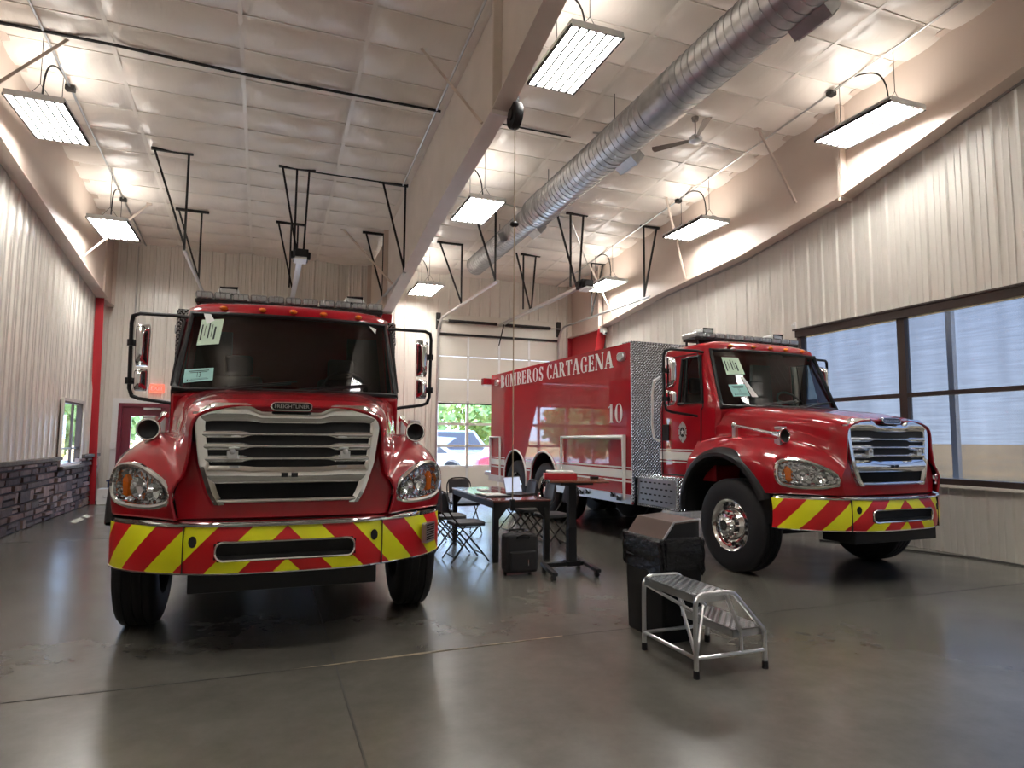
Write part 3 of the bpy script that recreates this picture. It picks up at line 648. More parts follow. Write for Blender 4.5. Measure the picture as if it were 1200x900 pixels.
LF = [(-2.91, 10.1, 5.76, 'six-tube light fixture nearest the left wall, the larger left one'),
      (-2.86, 13.95, 5.44, 'smaller six-tube light fixture near the back end of the left wall'),
      (3.30, 6.65, 6.04, 'large six-tube light fixture right of the beam, nearest the spiral duct'),
      (3.49, 11.0, 5.68, 'six-tube light fixture right of the beam, middle one of the row'),
      (3.68, 15.9, 5.28, 'small six-tube light fixture right of the beam, close to the back wall'),
      (7.97, 6.5, 6.04, 'largest six-tube light fixture of the row by the right wall'),
      (7.93, 10.45, 5.71, 'middle six-tube light fixture of the row by the right wall'),
      (7.93, 14.2, 5.40, 'farthest six-tube light fixture by the right wall, beside the door opener')]
f0 = fixture()
for ch in f0.children: ch.data.transform(Matrix.Diagonal((1.13, 1.07, 1, 1)))
for i, (x, y, z_, lab) in enumerate(LF):
    if i == 0: t = f0; t.location = (x, y, z_); t['label'] = lab; t['group'] = 'hanging fluorescent light fixtures'
    else: t = dup(f0, (x, y, z_), 0, lab, 'hanging fluorescent light fixtures')
    if i > 0: pass
for i, (x, y, z_) in enumerate([l[:3] for l in LF] + [(-2.9, 6.1, 6.08), (-2.9, 2.3, 6.38), (3.2, 2.5, 6.36), (7.95, 2.5, 6.36)]):
    # unseen area lights added above the fixtures to brighten the ceiling
    ld = D.lights.new('ceiling_fill', 'AREA'); ld.shape = 'RECTANGLE'; ld.size = .5; ld.size_y = 1.1; ld.energy = 7; ld.color = (1, .95, .89)
    lo = D.objects.new('ceiling_fill', ld); C.objects.link(lo); lo.location = (x, y, z_ + .12); lo.rotation_euler = (PI, 0, 0)
    if i >= len(LF): dup(f0, (x, y, z_), 0, 'six-tube light fixture outside the frame', 'light fixtures outside the frame')
for i, (x, y, z_, lab) in enumerate(LF):
    t = [o for o in C.objects if o.get('label') == lab][0]
    for dy in (-.45, .45):
        mb = MB(); zt = zc(y + dy) - z_ - .05
        mb.tube([(0, dy, zt), (0, dy, .28)], .005, 5); mb.tube([(0, dy, .28), (-.16, dy, .06)], .004, 5); mb.tube([(0, dy, .28), (.16, dy, .06)], .004, 5)
        obj('hanging_wire', mb, M['dark'], t)
    cx = {0: -2.86, 1: -2.86, 5: 7.97, 6: 7.97, 7: 7.97}.get(i, x - .35) - x; zt = zc(y + .6) - z_ - .10
    P = catmull([(cx, .6, zt), (cx * .8, .42, zt + .03), (cx * .5, .12, zt + .02), (cx * .3, -.18, zt - .12), (cx * .1, -.32, zt * .55), (0, -.36, .1)], 6)
    mb = MB(); mb.tube(P, .012, 6); obj('power_cable', mb, M['dark'], t)

def conduit(label, pts, r=.016, boxes=(), m_=None):
    t = thing('ceiling_conduit', label, 'conduit', pts[0]); mb = MB(); mb.tube(pts, r, 6); obj('pipe', mb, m_ or M['steel'], t, world=True)
    for b in boxes:
        mb = MB(); mb.box(b[0] - .06, b[0] + .06, b[1] - .05, b[1] + .05, b[2] - .05, b[2] + .02); obj('junction_box', mb, M['dark'], t, world=True, bevel=.008, smooth=0)
    return t
zz = lambda y, d=.10: zc(y) - d
conduit('steel conduit along the ceiling near the left wall', [(-2.86, YF, zz(YF)), (-2.86, YB, zz(YB))], boxes=[(-2.86, 10.7, zz(10.7)), (-2.86, 14.55, zz(14.55))])
conduit('steel conduit along the ceiling near the right wall', [(7.97, YF, zz(YF)), (7.97, YB, zz(YB))], boxes=[(7.97, 7.1, zz(7.1)), (7.97, 11.05, zz(11.05))])
conduit('steel conduit along the ceiling just left of the centre beam', [(2.30, YF, zz(YF)), (2.34, 12.2, zz(12.2))])
conduit('steel conduit along the ceiling just right of the spiral duct', [(5.45, YF, zz(YF)), (5.60, 8.7, zz(8.7)), (5.35, 9.2, zz(9.2)), (5.0, 9.3, zz(9.3))], boxes=[])
conduit('black cable bundle crossing the ceiling near the front', [(XL, 9.46, zz(9.46)), (-2.1, 9.44, zz(9.44, .11)), (-.44, 9.55, zz(9.55)), (2.4, 9.53, zz(9.53))], .022, (), M['dark'])
conduit('thin cable crossing the ceiling to the left door opener', [(.6, 12.2, zz(12.2)), (2.4, 12.2, zz(12.2))], .015, (), M['dark'])
conduit('thin cable crossing the ceiling from the beam to the duct', [(2.6, 9.55, zz(9.55)), (4.7, 9.55, zz(9.55))], .016, (), M['dark'])
conduit('thin cable crossing the ceiling above the right door opener', [(2.6, 12.3, zz(12.3)), (4.5, 12.35, zz(12.35)), (6.2, 12.6, zz(12.6)), (8.0, 15.2, zz(15.2))], .013)

# spiral duct
t = thing('spiral_duct', 'large galvanised spiral air duct running along the ceiling', 'air duct', (4.87, 0, 0))
def duct(y0, y1, r0, r1, name, ribs=True):
    mb = MB(); P = []; n = int((y1 - y0) / .0325); 
    for k in range(n + 1):
        y = y0 + (y1 - y0) * k / n; r = r0 + (r1 - r0) * k / n
        if ribs and k % 4 == 0: P += [(r, y - .006), (r + .008, y - .003), (r + .008, y + .003), (r, y + .006)]
        else: P.append((r, y))
    vs = []; zcen = lambda y: 6.15 - .016 * y
    mb.lathe(P, 40, 'y'); mb.v = [Vector((p.x, p.y, p.z + zcen(p.y))) for p in mb.v]
    return obj(name, mb, M['galv'], t, smooth=50)
duct(YF, 6.8, .30, .30, 'duct_section'); duct(6.85, 10.9, .29, .29, 'duct_section'); duct(11.5, 15.4, .235, .235, 'duct_section')
duct(10.9, 11.5, .305, .30, 'coupling', True); duct(6.72, 7.15, .308, .308, 'coupling', False); duct(11.4, 11.62, .31, .24, 'reducer', False)
mb = MB(); mb.lathe([(0, 15.38), (.22, 15.38), (.24, 15.36)], 40, 'y', org=(0, 0, 6.15 - .016 * 15.4)); obj('end_cap', mb, M['galv'], t)
for y, a, s_ in ((4.75, -42, 1), (8.35, -42, 1), (11.9, -40, .9), (12.9, 205, .9)):
    q = math.radians(a); R_ = Matrix.Rotation(-q, 3, 'Y'); zce = 6.15 - .016 * y; r = .29 if y < 11 else .23
    mb = MB(); mb.box(r - .05, r + .13, y - .24 * s_, y + .24 * s_, -.10, .10, R_, (0, y, 0)); mb.v = [p + Vector((0, 0, zce)) for p in mb.v]; b_ = obj('diffuser', mb, M['galv'], t, smooth=0)
    mb = MB()
    for k in range(5): mb.box(r + .13, r + .15, y - .22 * s_, y + .22 * s_, -.08 + .036 * k, -.072 + .036 * k, R_, (0, y, 0))
    mb.v = [p + Vector((0, 0, zce)) for p in mb.v]; obj('slats', mb, M['white'], b_, smooth=0)
for y in (5.0, 8.3, 10.78, 13.5):
    mb = MB(); mb.tube([(-.03, y, zc(y) - .03), (-.03, y, 6.15 - .016 * y + .28)], .007, 6); obj('hanger_rod', mb, M['dark'], t)

# ceiling fan
FX, FY = 6.43, 8.42; zt = zc(FY)
t = thing('ceiling_fan', 'grey three-blade ceiling fan right of the duct', 'ceiling fan', (FX, FY, zt - .05))
mb = MB(); mb.lathe([(0, -.0), (.06, 0), (.05, -.06), (.012, -.07)], 20); mb.tube([(0, 0, 0), (0, 0, -.33)], .012, 8); obj('downrod', mb, M['fan'], t)
mb = MB(); mb.lathe([(0, -.30), (.05, -.30), (.11, -.36), (.11, -.41), (.06, -.44), (0, -.445)], 28); obj('motor', mb, M['alu'], t)
for k, a in enumerate((8, 128, 248)):
    R_ = Matrix.Rotation(math.radians(a), 3, 'Z'); mb = MB(); mb.add([R_ @ Vector(p) for p in ((.1, -.03, -.39), (.72, -.075, -.40), (.74, 0, -.385), (.72, .065, -.37), (.1, .03, -.37), (.1, -.03, -.384), (.72, -.075, -.394), (.74, 0, -.379), (.72, .065, -.364), (.1, .03, -.364))], [(0, 1, 2, 3, 4), (9, 8, 7, 6, 5), (0, 5, 6, 1), (1, 6, 7, 2), (2, 7, 8, 3), (3, 8, 9, 4), (4, 9, 5, 0)]); obj('blade', mb, M['fan'], t, smooth=0)

# cord reel on the beam
t = thing('cord_reel', 'black cord reel under the centre beam with its cord hanging down', 'cord reel', (2.64, 6.86, 5.33))
mb = MB(); mb.lathe([(0, -.05), (.15, -.05), (.16, -.03), (.16, .03), (.15, .05), (0, .05)], 28, 'x'); mb.box(-.03, .03, -.05, .05, .12, .22); obj('reel', mb, M['black'], t)
mb = MB(); mb.lathe([(.0, -.07), (.07, -.07), (.07, .07), (0, .07)], 20, 'x'); obj('hub', mb, M['dark'], t)
M['cord'] = mat('tan_cord', (.40, .33, .23), .5)
mb = MB(); mb.tube([(0, 0, -.12), (0, .0, -4.55)], .008, 6); obj('cord', mb, M['cord'], t)
mb = MB(); mb.blob((0, 0, -1.33), .055, 12, (1, 1, .6)); obj('stop_ball', mb, M['black'], t)
mb = MB(); mb.box(-.025, .025, -.025, .025, -4.66, -4.53); obj('plug_socket', mb, M['black'], t, bevel=.006, smooth=0)

# door tracks, hangers, openers
def tracks(X0, X1, Xo, label, lab2, hang, ohang, mirrorR):
    t = thing('door_track_set', label, 'door track', ((X0 + X1) / 2, 14.7, 0))
    for X in (X0, X1):
        P = [(X, YB - .08, .05), (X, YB - .08, 4.25)] + [(X, YB - .08 - .5 * (1 - math.cos(a)), 4.25 + .5 * math.sin(a)) for a in [PI / 2 * k / 8 for k in range(1, 9)]] + [(X, 12.25, 4.72)]
        mb = MB(); mb.tube(P, .028, 6, flat=1.3); obj('track', mb, M['steel'], t, world=True)
        mb = MB(); mb.box(X - .06, X + .06, YB - .12, YB - .045, 4.5, 4.95); obj('bearing_plate', mb, M['dark'], t, world=True, smooth=0)
    mb = MB(); mb.tube([(X0 - .05, YB - .13, 4.74), (X1 + .05, YB - .13, 4.74)], .014, 8); obj('torsion_shaft', mb, M['steel'], t, world=True)
    xm = (X0 + X1) / 2
    for a, b in ((X0 + .28, xm - .12), (xm + .12, X1 - .28)):
        mb = MB(); P = []; n = int((b - a) / .03)
        for k in range(n): x = a + (b - a) * k / n; P += [(.040, x), (.048, x + .012), (.040, x + .024)]
        mb.lathe(P, 14, 'x', org=(0, YB - .13, 4.74)); obj('torsion_spring', mb, M['dark'], t, world=True)
    mb = MB(); mb.bar((X0 - .02, 12.3, 4.76), (X0 + .2, 12.3, 4.76), .05, .01)
    for (xa, xb, y, dxs, vx) in hang:      # ceiling bar, diagonal start, vertical x
        zt_ = zc(y) - .05; mb = MB(); mb.box(xa, xb, y - .025, y + .025, zt_ - .05, zt_); mb.bar((vx, y, zt_), (vx, y, 4.72), .035, .035); mb.bar((dxs, y, zt_), (vx, y + .0, 4.80), .035, .035); obj('hanger', mb, M['dark'], t, world=True, smooth=0)
    o = thing('door_opener', lab2, 'door opener', (Xo, 11.9, 4.7))
    mb = MB(); mb.box(-.13, .13, -.17, .13, -.06, .12); mb.box(-.10, .10, -.24, -.17, -.03, .09); mb.tube([(-.17, -.05, .03), (.17, -.05, .03)], .07, 14); obj('motor_housing', mb, M['black'], o, bevel=.01, smooth=0)
    mb = MB(); mb.box(-.10, .10, -.30, .05, -.10, -.06); obj('light_panel', mb, M['white'], o, smooth=0)
    mb = MB(); mb.box(-.05, -.02, .1, 5.2, .0, .05); mb.box(.02, .05, .1, 5.2, .0, .05); mb.box(-.05, .05, .1, 5.2, .05, .055); obj('rail', mb, M['alu'], o, smooth=0)
    mb = MB(); mb.bar((0, 4.9, .0), (0, 5.3, -.55), .03, .01); obj('door_arm', mb, M['dark'], o, smooth=0)
    for (xa, xb, y, legs) in ohang:
        zt_ = zc(y) - .05; mb = MB(); mb.box(xa, xb, y - .025, y + .025, zt_ - .05, zt_)
        for a, b in legs: mb.bar((a, y, zt_), (b, y, 4.80), .035, .035)
        mb.v = [p - Vector((Xo, 11.9, 4.7)) for p in mb.v]; obj('hanger', mb, M['dark'], o, smooth=0)
tracks(-1.45, 2.42, .46, 'overhead door tracks and hangers of the left bay behind the left truck', 'black door opener motor and rail hanging over the left truck',
       [(-2.04, -1.38, 12.25, -2.0, -1.45), (-1.95, -1.31, 14.8, -1.9, -1.45), (1.88, 2.45, 12.25, 1.95, 2.40), (1.93, 2.5, 14.85, 2.0, 2.42)],
       [(.04, .69, 12.2, [(.10, .42), (.36, .36), (.58, .52)]), (.04, .66, 14.85, [(.08, .42), (.36, .36), (.50, .50)])], False)
tracks(4.35, 8.02, 6.17, 'overhead door tracks and hangers of the right bay behind the right truck', 'black door opener motor and rail hanging over the right truck',
       [(3.72, 4.38, 12.4, 3.78, 4.35), (3.72, 4.38, 14.9, 3.78, 4.35), (7.95, 8.46, 12.5, 8.4, 8.04), (7.95, 8.46, 15.07, 8.4, 8.04)],
       [(6.0, 6.52, 12.4, [(5.75, 6.25), (6.10, 6.10), (6.42, 6.30)]), (5.98, 6.52, 15.05, [(5.85, 6.25), (6.05, 6.05), (6.4, 6.28)])], True)
M['barlens'] = glass('bar_lens', (.80, .82, .83), .05, .12, (.7, .7, .7))
M['lampback'] = mat('lamp_facets', (.70, .70, .71), .12, 1)
_n = M['lampback'].node_tree; _v = _n.nodes.new('ShaderNodeTexVoronoi'); _v.inputs['Scale'].default_value = 24; _t = _n.nodes.new('ShaderNodeTexCoord'); _n.links.new(_t.outputs['Object'], _v.inputs['Vector'])
_b = _n.nodes.new('ShaderNodeBump'); _b.inputs['Strength'].default_value = .45; _b.inputs['Distance'].default_value = .03; _n.links.new(_v.outputs['Distance'], _b.inputs['Height']); _n.links.new(_b.outputs[0], _n.nodes['Principled BSDF'].inputs['Normal'])
# ------------------------------------------------------------------ fire trucks (local x = to the right seen from the front, y = backwards, z = up)
HV, HR, HW = 1.248, .525, 1.06
def bump_curve():
    P = [(0, .0), (.3, .012), (.5, .045), (.66, .115), (.82, .20), (.98, .315), (1.10, .45), (1.165, .56), (1.19, .63)]
    pts = catmull([(u, v, 0) for u, v in P], 8); L = [0]
    for a, b in zip(pts, pts[1:]): L.append(L[-1] + (b - a).length)
    return pts, L
def hood_profiles():
    # v: zt (centre top), shoulder(u,z), side(u,z), valley(u,z), crest(u,z), outer(u,z), low u
    S = [(.13, 1.690, (.44, 1.675), (.615, 1.60), (.64, 1.38), (.67, 1.22), (.71, 1.16), (.735, 1.08), .70),
         (.30, 1.735, (.50, 1.72), (.66, 1.655), (.69, 1.46), (.725, 1.34), (.80, 1.29), (.885, 1.15), .875),
         (.45, 1.765, (.52, 1.75), (.68, 1.69), (.71, 1.51), (.76, 1.405), (.87, 1.38), (1.035, 1.20), 1.025),
         (.62, 1.795, (.54, 1.78), (.70, 1.715), (.735, 1.55), (.79, 1.44), (.93, 1.445), (1.165, 1.22), 1.165),
         (.90, 1.830, (.56, 1.815), (.73, 1.745), (.77, 1.60), (.82, 1.475), (.98, 1.49), (1.205, 1.28), 1.205),
         (1.25, 1.865, (.60, 1.85), (.79, 1.78), (.84, 1.64), (.88, 1.50), (1.03, 1.49), (1.205, 1.30), 1.205),
         (1.50, 1.885, (.64, 1.875), (.86, 1.81), (.91, 1.68), (.94, 1.52), (1.06, 1.47), (1.205, 1.30), 1.205),
         (1.72, 1.895, (.68, 1.89), (.92, 1.84), (.97, 1.70), (.985, 1.52), (1.07, 1.42), (1.195, 1.27), 1.195),
         (1.98, 1.90, (.70, 1.895), (.95, 1.85), (.99, 1.70), (1.0, 1.50), (1.07, 1.36), (1.185, 1.20), 1.185)]
    return S
def arch_z(v, lo=.62):
    q = (v - 1.38) / .66
    return lo if abs(q) >= 1 else lo + (1.30 - lo) * math.sqrt(1 - q * q)
def hood_mesh():
    S = hood_profiles(); stat = []
    for i in range(len(S) - 1):
        for k in range(8): stat.append((i, k / 8))
    NV, NP = 12, 9
    stat.append((len(S) - 2, 1.0))
    def flat(s): v, zt, a, b, c, d, e, f, lo = s; return [(0, v, zt), (a[0] * .5, v, zt - (zt - a[1]) * .25), (*[a[0]], v, a[1]), (b[0], v, b[1]), (c[0], v, c[1]), (d[0], v, d[1]), (e[0], v, e[1]), (f[0], v, f[1]), (lo, v, None)]
    F = [flat(s) for s in S]; rows = []
    cols = []
    for j in range(9):
        P = [Vector((f[j][0], f[j][1], f[j][2] if f[j][2] is not None else .93)) for f in F]; cols.append(catmull(P, 12))
    for r in range(len(cols[0])):
        P = [c[r].copy() for c in cols]; v = P[0].y
        zl = .93 if v < .72 else max(.93 if v < .76 else .62, arch_z(v)); 
        if v > 2.04 - .66 - .02 and False: pass
        zl = .93 if v < .735 else arch_z(v, .62)
        if v >= .735: zl = max(zl, .62)
        if .72 < v < .78: zl = .93
        P[8].z = min(zl, P[7].z - .005); 
        if P[7].z < zl: P[7].z = zl + .02
        half = catmull(P, 9); 
        for p in half: p.y = v; p.x = max(p.x, 0)
        rows.append([Vector((-p.x, p.y, p.z)) for p in half[::-1]] + [p.copy() for p in half[1:]])
    # front skirt face: fold the first row back under the grille
    ol = [(.75, 1.035), (.86, 1.01), (1.02, 1.01), (1.13, 1.04), (1.165, 1.10), (1.165, 1.20), (1.13, 1.262), (1.06, 1.28), (.97, 1.27), (.87, 1.22), (.775, 1.15), (.742, 1.09)]
    def inside(x, z):
        c = False
        for (x0, z0), (x1, z1) in zip(ol, ol[1:] + ol[:1]):
            if (z0 > z) != (z1 > z) and x < (x1 - x0) * (z - z0) / (z1 - z0) + x0: c = not c
        return c
    def skip(i, j):
        q = (rows[i][j] + rows[i + 1][j] + rows[i][j + 1] + rows[i + 1][j + 1]) / 4
        return q.y < .70 and inside(abs(q.x), q.z)
    mb = MB(); mb.grid(rows, skip); return mb, rows

def wheel(parent, c, side, front=True, name='wheel', r=HR, w=.30, label=None):
    """side -1: outer face looks to -x"""
    mb = MB(); x = w / 2
    prof = [(.285, -x * .82), (.30, -x * .95), (.36, -x * 1.02), (.44, -x * 1.0), (.495, -x * .90), (r - .004, -x * .76)]
    for g in (-.42, 0, .42): prof += [(r, x * (g - .28)), (r, x * (g - .05)), (r - .014, x * (g - .04)), (r - .014, x * (g + .04)), (r, x * (g + .05)), (r, x * (g + .28))]
    prof += [(r - .004, x * .76), (.495, x * .90), (.44, x), (.36, x * 1.02), (.30, x * .95), (.285, x * .82)]
    mb.lathe(prof, 56, 'x', org=c, close=True); t = obj(name, mb, M['rubber'], parent, smooth=30)
    if label: t['label'] = label
    s = side; o = x
    if front: pr = [(.292, s * o * .96), (.285, s * o * .90), (.262, s * o * .80), (.255, s * o * .66), (.235, s * o * .52), (.20, s * o * .62), (.165, s * o * 1.0), (.10, s * o * 1.10), (.085, s * o * 1.12), (.085, s * o * 1.45), (.06, s * o * 1.55), (0, s * o * 1.56)]
    else: pr = [(.292, s * o * .96), (.285, s * o * .90), (.265, s * o * .70), (.258, -s * o * .2), (.22, -s * o * .3), (.15, -s * o * .2), (.14, s * o * .55), (.09, s * o * .62), (.085, s * o * .9), (0, s * o * .95)]
    mb = MB(); mb.lathe(pr, 48, 'x', org=c); rm = obj('rim', mb, M['chrome'], t, smooth=28)
    mb = MB(); rb, dz = (.142, s * o * 1.12) if front else (.165, -s * o * .12)
    for k in range(10):
        a = 2 * PI * k / 10; p = Vector(c) + Vector((0, rb * math.cos(a), rb * math.sin(a))); mb.tube([p + Vector((dz - s * .03, 0, 0)), p + Vector((dz + s * .03, 0, 0))], .016, 6)
    obj('lug_nuts', mb, M['chrome'], t, smooth=0)
    mb = MB(); rb = .218 if front else .235
    for k in range(10):
        a = 2 * PI * (k + .5) / 10; p = Vector(c) + Vector((0, rb * math.cos(a), rb * math.sin(a))); xx = s * o * (.57 if front else -.26)
        mb.lathe([(0, .006), (.021, .006), (.024, 0)], 12, 'x', org=p + Vector((xx + s * .012, 0, 0)))
    obj('hand_holes', mb, M['void'], t, smooth=0)
    return t

def headlight(parent, s):
    def P(u, z, d=0):       # point on the swept face; d = distance outwards
        v = .158 + .97 * (u - .734) + .0 + .22 * max(0, z - 1.2); n = Vector((.70, -.72, 0))
        return Vector((s * (u + n.x * d), v + n.y * d, z))
    out = [(.752, 1.035), (.86, 1.005), (1.02, 1.005), (1.13, 1.035), (1.165, 1.10), (1.165, 1.20), (1.13, 1.265), (1.06, 1.285), (.97, 1.275), (.87, 1.225), (.775, 1.155), (.738, 1.09)]
    cv = catmull([(a, b, 0) for a, b in out + out[:1]], 4)[:-1]; cx = sum(p.x for p in cv) / len(cv); cz = sum(p.y for p in cv) / len(cv)
    ring = [P(p.x, p.y, .016) for p in cv]
    mb = MB(); n = len(cv); back = [P(p.x, p.y, -.05) for p in cv]
    mb.add([P(cx, cz, -.045)] + [P(lerp(cx, p.x, .93), lerp(cz, p.y, .93), -.04) for p in cv] + [P(p.x, p.y, .018) for p in cv], [(0, 1 + i, 1 + (i + 1) % n) for i in range(n)] + [(1 + i, 1 + n + i, 1 + n + (i + 1) % n, 1 + (i + 1) % n) for i in range(n)])
    h = obj('headlight', mb, M['lampback'], parent, smooth=0, fix=False)
    mb = MB(); mb.tube(ring, .021, 8, closed=True, flat=1.0); obj('chrome_bezel', mb, M['chrome'], h)
    for (u, z, r) in ((.865, 1.105, .062), (.985, 1.135, .07)):
        mb = MB(); base = P(u, z, -.03); n_ = Vector((s * .70, -.72, 0)); side_ = Vector((s * .72, .70, 0)); 
        for (r0, d0), (r1, d1) in zip([(r, .045), (r * .8, .01), (r * .4, -.005), (r * .15, .0), (.0, .02)], [(r * .8, .01), (r * .4, -.005), (r * .15, 0), (.0, .02)]):
            a_ = [base + n_ * d0 + side_ * (r0 * math.cos(q)) + Vector((0, 0, r0 * math.sin(q))) for q in [2 * PI * k / 20 for k in range(20)]]; b_ = [base + n_ * d1 + side_ * (r1 * math.cos(q)) + Vector((0, 0, r1 * math.sin(q))) for q in [2 * PI * k / 20 for k in range(20)]]
            mb.grid([a_, b_], wrap=True)
        obj('lamp_bowl', mb, M['chrome'], h)
    mb = MB()
    mb.prism([P(1.065, 1.06, -.03), P(1.10, 1.07, -.03), P(1.11, 1.18, -.03), P(1.085, 1.22, -.03), P(1.06, 1.18, -.03)], Vector((s * .70, -.72, 0)) * .035); obj('turn_signal', mb, M['amber'], h, bevel=.008, smooth=0)
    mb = MB(); mb.add([P(cx, cz, .035)] + [P(p.x, p.y, .024) for p in cv], [(0, 1 + i, 1 + (i + 1) % n) for i in range(n)]); obj('lens', mb, M['lampglass'], h, smooth=0, fix=False)

def grille(root):
    N = 48
    VF = lambda u, z: .118 + .10 * u * u + .03 * (z - 1.3)
    def strip(name, us, top, bot, depth=.05, m=M['chrome'], parent=root, dv=0, puff=.018, smooth=40):
        mb = MB(); rows = []
        for k in range(11):
            t = k / 10; row = []
            for u in us:
                zt_, zb_ = top(u), bot(u); z = lerp(zb_, zt_, t); row.append(Vector((u, VF(u, z) + dv - 1.25 * puff * (1 - (2 * t - 1) ** 2), z)))
            rows.append(row)
        rows = [[p + Vector((0, depth, 0)) for p in rows[0]]] + rows + [[p + Vector((0, depth, 0)) for p in rows[-1]]]
        mb.grid(rows); return obj(name, mb, m, parent, smooth=smooth)
    ss = lambda a, b, x: (lambda t: t * t * (3 - 2 * t))(max(0, min(1, (x - a) / (b - a))))
    us = [-.60 + 1.20 * k / N for k in range(N + 1)]
    # surround shell as a sweep of the outline
    outw = lambda z: interp([(1.02, .49), (1.10, .535), (1.30, .60), (1.55, .635), (1.66, .63)], z)
    top_o = lambda u: 1.665 + .055 * ss(.19, .30, abs(u)) - .06 * ss(.50, .635, abs(u)); top_i = lambda u: 1.595 - .012 * (1 - ss(.18, .30, abs(u))) - .012 * ss(.5, .6, abs(u))
    g = strip('grille', us, top_o, top_i, .06); g['label'] = 'chrome radiator grille surround'
    for s in (-1, 1):
        rows = []
        for k in range(21):
            z = 1.02 + (1.655 - 1.02) * k / 20; uo = outw(z); row = []
            for (du, dv) in ((.0, .09), (.012, .02), (-.012, -.022), (-.04, -.028), (-.075, -.01), (-.08, .05)): row.append(Vector((s * (uo + du), VF(uo, z) + dv, z)))
            rows.append(row)
        mb = MB(); mb.grid(rows); obj('side_bezel', mb, M['chrome'], g, smooth=40)
    strip('lower_band', [-.54 + 1.08 * k / N for k in range(N + 1)], lambda u: 1.275 + .01 * ss(.2, .35, abs(u)), lambda u: 1.165, .05, parent=g)
    strip('bottom_bezel', [-.49 + .98 * k / N for k in range(N + 1)], lambda u: 1.065, lambda u: 1.025, .06, parent=g)
    for i, z in enumerate((1.51, 1.425, 1.34)):
        strip('grille_bar', [-.575 + 1.15 * k / N for k in range(N + 1)], lambda u: z + .010 + .014 * ss(.25, .32, abs(u)), lambda u: z - .022 - .016 * ss(.25, .32, abs(u)), .05, parent=g, dv=.012, puff=.022)
    strip('mesh_backing', us, lambda u: 1.64, lambda u: 1.27, .01, M['void'], g, .012, 0)
    mb = MB()
    for k in range(23):
        z = 1.06 + .11 * k / 22; mb.grid([[Vector((u, VF(u, z) + .006 + dv, z + dz)) for u in (-.48, -.24, 0, .24, .48)] for dv, dz in ((0, 0), (.004, .002), (0, .004))])
    mb.grid([[Vector((u, VF(u, z) + .012, z)) for u in [-.49 + .98 * k / 16 for k in range(17)]] for z in (1.04, 1.10, 1.18)]); obj('lower_mesh', mb, M['void'], g, smooth=0)
    for s in (-1, 1):
        mb = MB(); mb.box(s * .375 - .035, s * .375 + .035, .075, .12, 1.335, 1.39); mb.blob((s * .375, .075, 1.385), .022, 10); obj('strobe_light', mb, M['alu'], g, bevel=.01, smooth=0)
    mb = MB(); mb.box(-.055, -.012, .088, .10, 1.205, 1.235); mb.box(.012, .055, .088, .10, 1.205, 1.235); obj('logo_slots', mb, M['void'], g, smooth=0)
    # nose badge
    oval = rrect(-.135, .135, -.028, .028, .028, 6); VB = lambda x, z: Vector((x, .105 + .12 * x * x + .30 * (z), 1.700 + z))
    mb = MB(); mb.tube([VB(x, z) for x, z in oval], .006, 6, closed=True); b = obj('badge', mb, M['chrome'], root)
    mb = MB(); mb.add([VB(x, z) + Vector((0, .004, 0)) for x, z in oval] + [VB(x, z) + Vector((0, .06, 0)) for x, z in oval], [tuple(range(len(oval)))] + [(i, (i + 1) % len(oval), len(oval) + (i + 1) % len(oval), len(oval) + i) for i in range(len(oval))]); obj('badge_plate', mb, M['black'], b, smooth=0)
    mb = fonttext('FREIGHTLINER', .036, lambda p: VB(p.x, p.y) + Vector((0, -.002 - p.z, 0))); obj('badge_letters', mb, M['alu'], b, smooth=0)

